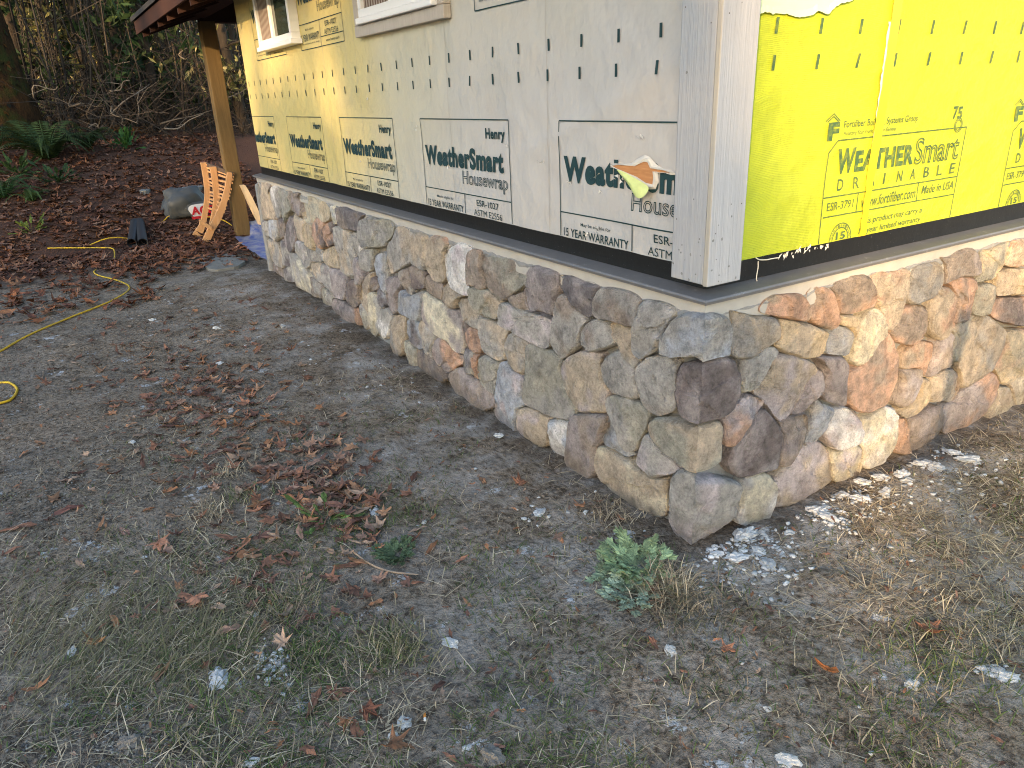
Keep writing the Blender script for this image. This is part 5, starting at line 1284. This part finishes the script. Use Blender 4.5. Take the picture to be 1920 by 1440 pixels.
# long flattened stems at the lower left
Q = np.array([gp(px, py)[:2] for px, py in np.stack([rng.uniform(0, 470, 900), rng.normal(1215, 75, 900)], 1)])
blades(Q, (.08, .22), (.0009, .0018), 1.42, rng, [(.15, .145, .075), (.19, .18, .10), (.25, .22, .14)], 'flattened_stems', 'long flattened grey green stems at the lower left', heading=.95)
# --- grass tufts
def tuft(px, py, n, L, cols, lab, spread=.035, lie=.55, seed=0):
    r = np.random.RandomState(seed+int(px)); p = gpt(px, py); root = thing('grass_tuft', lab, 'grass tuft', tuple(p), 'grass tufts')
    n = int(n*.9); pos = r.normal(0, spread*1.35, (n, 2)); L = (L[0]*.5, L[1]*.9); o = blades(pos, L, (.0009, .0020), lie, r, cols, 'blades', None, parent=root, base=0.0, kind=None); o['kind'] = 'stuff'
OLV = [(.14, .16, .065), (.21, .20, .10), (.09, .125, .045), (.32, .28, .18)]
for i, (px, py, n, L, cols, lab, sp) in enumerate([
 (745,1222,520,(.04,.11),OLV,'dense olive grass tuft left of the big white stone chip',.045),(540,1128,420,(.04,.09),OLV,'olive tuft above the heart-shaped brown leaf',.040),
 (600,1195,360,(.03,.08),GREEN,'green tuft between the mortar lumps and the dark rosette',.045),(560,1250,420,(.03,.07),GREEN,'green tuft around the heap of grey mortar crumbs',.05),
 (395,965,260,(.04,.10),STRAW,'straw-coloured tuft in the left middle of the dirt',.035),(450,935,240,(.03,.08),OLV,'low faded tuft right of the straw-coloured one',.04),(420,895,200,(.03,.09),STRAW,'pale tuft below the scattered leaves',.035),
 (655,1115,160,(.02,.06),[(.12,.10,.08),(.2,.17,.13)],'grey dead tuft beside the long bare twig',.03),(370,1385,520,(.03,.09),GREEN+OLV,'wide green tuft near the bottom left',.08),(470,1115,180,(.03,.06),GREEN,'small green tuft by the red brown leaf clump',.03),
 (1255,1105,420,(.07,.17),STRAW+[(.2,.2,.1)],'tall straw tuft against the bottom corner stone',.035),(1150,965,220,(.04,.10),STRAW,'dry tuft left of the lobed weed under the wall',.05),(1300,1150,520,(.04,.10),[(.07,.075,.05),(.11,.11,.07),(.16,.15,.1)],'dark matted tuft in front of the corner stone',.06),
 (1765,1265,420,(.03,.09),GREEN+OLV,'green tuft left of the lumps near the right edge',.07),(1870,1190,420,(.03,.10),OLV+STRAW,'yellowed tuft at the right edge',.07),(1680,1385,360,(.03,.07),GREEN,'green tuft at the bottom right',.07),(230,1005,120,(.02,.05),GREEN,'tiny green tuft on the wet dark patch',.03),(540,822,120,(.02,.06),GREEN,'tiny green tuft at the top of the leaf drift',.03),(1340,1290,200,(.03,.06),[(.06,.085,.05),(.12,.12,.08)],'flattened grey green tuft at the bottom middle',.05)]):
    tuft(px, py, n, L, list(cols)+[STRAW[1], STRAW[3]], lab, sp, .85, i)
# --- weeds
def weed(px, py, lab, n, size, lobed, tint, seed, rise):
    r = np.random.RandomState(seed); p = gpt(px, py); w_ = thing('weed', lab, 'weed', tuple(p), 'weeds')
    for i in range(n):
        a = r.uniform(0, 6.28); el = r.uniform(.1, rise); L = size*r.uniform(.55, 1.15); st = L*r.uniform(.4, 1.5)
        d = np.array([math.cos(a)*math.cos(el), math.sin(a)*math.cos(el), math.sin(el)]); b_ = d*st
        P, F, c = leaf_mesh((0, 0, 0), L*.5, 0, (0, 0), r.uniform(-.3, .3), r, np.array(tint)*r.uniform(.6, 1.5), 'lobed' if lobed else True)
        Rm = Vector(d).to_track_quat('Y', 'Z').to_matrix(); P = P @ np.array(Rm).T + b_ + d*L*.3; P[:, 2] = np.maximum(P[:, 2], .004)
        mb = len(P); V = np.vstack([P, [(0, 0, 0)], [b_+d*L*.2+np.array([0, 0, .002])], [b_+d*L*.2-np.array([d[1], -d[0], 0])*.003]]); F = [tuple(f) for f in F]+[(mb, mb+1, mb+2)]
        mesh_obj('weed_leaf', V, F, M_grass, w_, col=np.vstack([c, np.tile(np.array(tint)*.9, (3, 1))]))
weed(1195,1062,'pale green weed with lobed leaves at the foot of the corner stone',120,.070,True,(.26,.35,.19),1,.55)
weed(1180,1115,'dusty grey green weed leaves below the lobed weed',70,.055,True,(.29,.36,.26),9,.4)
weed(1150,1085,'flat pale weed leaves spreading left of the lobed weed',50,.055,True,(.24,.31,.20),11,.35)
weed(740,1040,'low dark green rosette on the trodden dirt',120,.042,True,(.095,.14,.075),2,.4)
weed(612,978,'plantain with narrow upright green leaves',20,.075,False,(.10,.16,.05),3,.6)
weed(60,438,'young pale green plant in the leaves at the far left',16,.16,False,(.16,.20,.04),5,1.0)
weed(35,330,'leafy green plant under the ferns at the left edge',40,.20,False,(.040,.075,.022),6,1.0)
weed(110,345,'dark leafy plant right of the small pale fern',36,.20,False,(.030,.060,.020),7,1.0)
weed(240,283,'tuft of bright green blades by the rusty bracken',26,.26,False,(.030,.085,.020),8,1.2)
# --- pebbles and mortar
M_peb = NT('pebble', .9, .15); _v = M_peb.obj(); g = M_peb.noise(_v, 120, 3)
M_peb.col(M_peb.mix(.5, M_peb.attr(), M_peb.mix(g, tuple([.7]*3), tuple([1.3]*3)), 'MULTIPLY')); M_peb.bump(M_peb.noise(_v, 220, 4, .75), .9, .006); M_peb = M_peb.m
_bm = bmesh.new(); bmesh.ops.create_icosphere(_bm, subdivisions=1, radius=1); IV = np.array([v.co[:] for v in _bm.verts]); IF = np.array([[v.index for v in f.verts] for f in _bm.faces]); _bm.free()
def lumps(pos, S, rng, cols, name, label, flat=.6, sink=.2, mat=None):
    n = len(pos); z = ghv(pos[:, 0], pos[:, 1]); s = rng.uniform(*S, n)**1.0; a = rng.uniform(0, 6.28, n)
    V = IV[None]*(1+.42*rng.normal(size=(n, 12, 1)).clip(-1.5, 1.5))*np.array([1, .75, flat])
    c, sn = np.cos(a)[:, None], np.sin(a)[:, None]; x = V[..., 0]*c - V[..., 1]*sn; y = V[..., 0]*sn + V[..., 1]*c
    V = np.stack([x, y, V[..., 2]], 2)*s[:, None, None]; V[..., 0] += pos[:, :1]; V[..., 1] += pos[:, 1:2]; V[..., 2] += (z + s*flat*(.5-sink))[:, None]
    F = (IF[None] + (np.arange(n)*12)[:, None, None]).reshape(-1, 3)
    o = mesh_obj(name, V.reshape(-1, 3), F, mat or M_peb, col=np.repeat(pick(rng, n, cols, .2), 12, 0)); tag(o, label, kind='stuff'); return o
GREY = [(.22, .21, .195), (.15, .14, .13), (.29, .28, .26), (.10, .095, .09)]
G1 = np.array([gp(px, py)[:2] for px, py in np.vstack([np.stack([rng.normal(70, 90, 1500), rng.normal(930, 40, 1500)], 1), np.stack([rng.normal(200, 110, 1500), rng.normal(1390, 45, 1500)], 1), np.stack([rng.normal(60, 120, 700), rng.normal(840, 50, 700)], 1)])])
G2 = clear_of_house(np.stack([rng.uniform(-2.6, 2.4, 5200), rng.uniform(-1.2, 6.5, 5200)], 1))
lumps(np.vstack([G1, G2]), (.0015, .0060), rng, GREY+[(.13, .105, .08), (.10, .08, .065), (.16, .13, .10)]*2, 'gravel', 'fine grey gravel in the dirt')
K1 = clear_of_house(np.stack([rng.uniform(-2.5, 2.3, 9000), rng.uniform(-1.2, 5.5, 9000)], 1))
lumps(K1, (.0015, .0080), rng, [(.15, .12, .09), (.10, .08, .06), (.23, .19, .15)], 'dirt_crumbs', 'loose crumbs of dirt on the trodden ground', .75, .3)
MORT = [(.50, .525, .54), (.42, .44, .455), (.58, .60, .61)]
HB = [(1395,1010,26,5),(1425,1018,18,4),(1380,1045,24,4),(1345,1075,24,2),(1450,1060,20,2),(1330,1035,14,2),(1530,960,18,2),(1550,978,18,3),(1580,935,22,3),(1620,925,22,4),(1655,900,25,4),(1700,880,25,4),(1745,862,22,4),(1790,848,22,3),(1820,865,22,2),(1490,1010,30,1.5),(1600,985,30,1.5),(1700,945,30,1.2),(1010,965,15,1),(1090,965,15,.8),(1120,935,18,.8),(1180,1010,25,.8),(700,962,12,.7),(505,1247,12,.9),(1880,1265,14,.8),(1850,1255,14,.6),(1350,1180,60,.3),(420,770,40,.4),(640,700,50,.8),(740,690,30,1),(560,600,60,.8),(600,740,90,.6)]
lumps(clear_of_house(scatter(900, HB, rng)), (.002, .014), rng, MORT, 'mortar_crumbs', 'pale grey mortar crumbs dropped along the foot of the wall', .5)
def chip(px, py, r, c, lab, cat, name, grp, seed, flat=.35, sub=3):
    rr = np.random.RandomState(seed); p = gpt(px, py); bm = bmesh.new(); bmesh.ops.create_icosphere(bm, subdivisions=sub, radius=1)
    for v in bm.verts:
        d = v.co.copy(); f = 1+.55*mn.fractal(d*1.2+Vector((seed*2.3, 0, 0)), 1, 2, 2)+.34*mn.fractal(d*4.5+Vector((seed, 1, 0)), .6, 2, 4); v.co = Vector((d.x*f*1.25, d.y*f*.85, max(d.z, -.35)*f*flat))*r
    me = bpy.data.meshes.new(name); bm.to_mesh(me); bm.free(); a = me.color_attributes.new('Col', 'FLOAT_COLOR', 'POINT')
    a.data.foreach_set('color', np.tile(np.array([*c, 1], np.float32), len(me.vertices))); me.materials.append(M_peb)
    o = link(bpy.data.objects.new(name, me)); o.location = p + np.array([0, 0, r*flat*.3]); o.rotation_euler = (rr.uniform(-.15, .15), rr.uniform(-.15, .15), rr.uniform(0, 6.28)); tag(o, lab, cat, grp)
W_ = (.56, .56, .54)
for i, (px, py, r, lab) in enumerate([(845,1207,.022,'largest white stone flake on the dirt below the rosette weed'),(758,1357,.019,'half-round white chip above the cigarette end'),(739,1383,.015,'square white chip at the bottom beside the half-round one'),(480,1153,.010,'small bright white chip near the heart-shaped leaf'),(935,819,.024,'thin white flake lying at the foot of the wall'),(607,857,.011,'white chip at the edge of the leaf drift'),(248,829,.017,'round white pebble on the left dirt'),(432,771,.018,'white chip right of the leaf drift'),(412,682,.022,'white flake above the leaf drift'),(433,648,.018,'white flake in the bare dirt near the wall end'),(530,613,.026,'long pale chip on the dirt below the stone base'),(408,618,.026,'white sliver left of the long pale chip'),(135,1222,.014,'white crumb beside the large curled leaf'),(468,1430,.017,'white lump at the bottom edge'),(1257,1221,.017,'hollow white shell chip below the straw tuft'),(1710,1284,.018,'creamy broken chip in the grass at lower right'),(795,978,.011,'white crumb right of the trodden path'),(286,600,.024,'pale chip beside the yellow cord'),(875,1403,.010,'white chip at the bottom middle'),(1475,1425,.022,'pale lump at the bottom right'),(1440,1330,.009,'white crumb near the orange leaf'),(270,1045,.010,'white grain on the dark gravel')]):
    chip(px, py, r, W_, lab, 'stone chip', 'stone_chip', 'white stone chips', 40+i)
for i, (px, py, r) in enumerate([(1395,1005,.030),(1428,1002,.014),(1378,1048,.026),(1420,1035,.020),(1440,1062,.022),(1530,958,.022),(1552,972,.026),(1575,930,.018),(1612,938,.024),(1618,905,.020),(1652,898,.022),(1690,892,.026),(1725,872,.022),(1750,878,.028),(1785,850,.022),(1815,862,.028),(1700,905,.018),(1660,925,.020),(1012,962,.020),(703,960,.018),(1345,1040,.015),(1480,1000,.014),(1868,1262,.018),(1888,1272,.018),(1845,1255,.012),(1180,1000,.012),(1200,1045,.010),(410,1275,.026)]):
    chip(px, py, r*1.25, MORT[i % 3], 'crumbly pale grey mortar lump dropped in front of the wall', 'mortar lump', 'mortar_lump', 'mortar lumps in front of the wall', 90+i, .42)
for i, (px, py, r, lab) in enumerate([(1320+0,1140,.016,'grey pebble in the dirt below the corner stone'),(925,1420,.026,'smooth brown grey stone at the bottom middle'),(918,1200,.011,'small oval grey pebble beside the largest flake'),(245,1395,.022,'blue grey pebble in the lower left gravel')]):
    chip(px, py, r, (.20, .185, .165), lab, 'pebble', 'pebble', 'loose pebbles', 150+i, .6)
lumps(clear_of_house(scatter(60, [(505,1247,14,1)], rng)), (.005, .010), rng, MORT, 'mortar_heap', 'little heap of grey mortar crumbs on green grass', .8, .0)
# cigarette end and long bare twig
p = gpt(797, 1350, .005); ce = thing('cigarette_end', 'orange cigarette end beside the white chips', 'cigarette end', tuple(p))
m = MB(); m.tube([(0, 0, 0), (.006, .016, 0)], .0038, 10); m.build('filter', plain('orange_paper', (.62, .25, .05), .7), ce); m = MB(); m.tube([(-.003, -.007, 0), (0, 0, 0)], .0037, 10); m.build('paper', plain('white_paper_roll', (.7, .7, .66), .8), ce)
m = MB(); P = [gpt(*q, .010) for q in ((658,1035),(690,1058),(730,1075),(785,1082))]; m.tube(smooth_path(P, 4), [.004]*9+[.0035]*3+[.002], 6, c=(.30, .23, .17))
tag(m.build('twig', M_twig, col=True, smooth=True), 'long bare pinkish twig beside the dark rosette', 'twig')
# stake whose shadow falls on the right wall
_sp = on_y(1768, 680, .02) + SUN*3.0
m = MB(); m.obox((_sp[0]-.02, _sp[1]-.02, -.25), (.042, 0, 0), (0, .042, 0), (.10, -.02, 1.53)); tag(m.build('stake', M_post), 'wooden stake standing out of view in front of the right wall', 'stake')
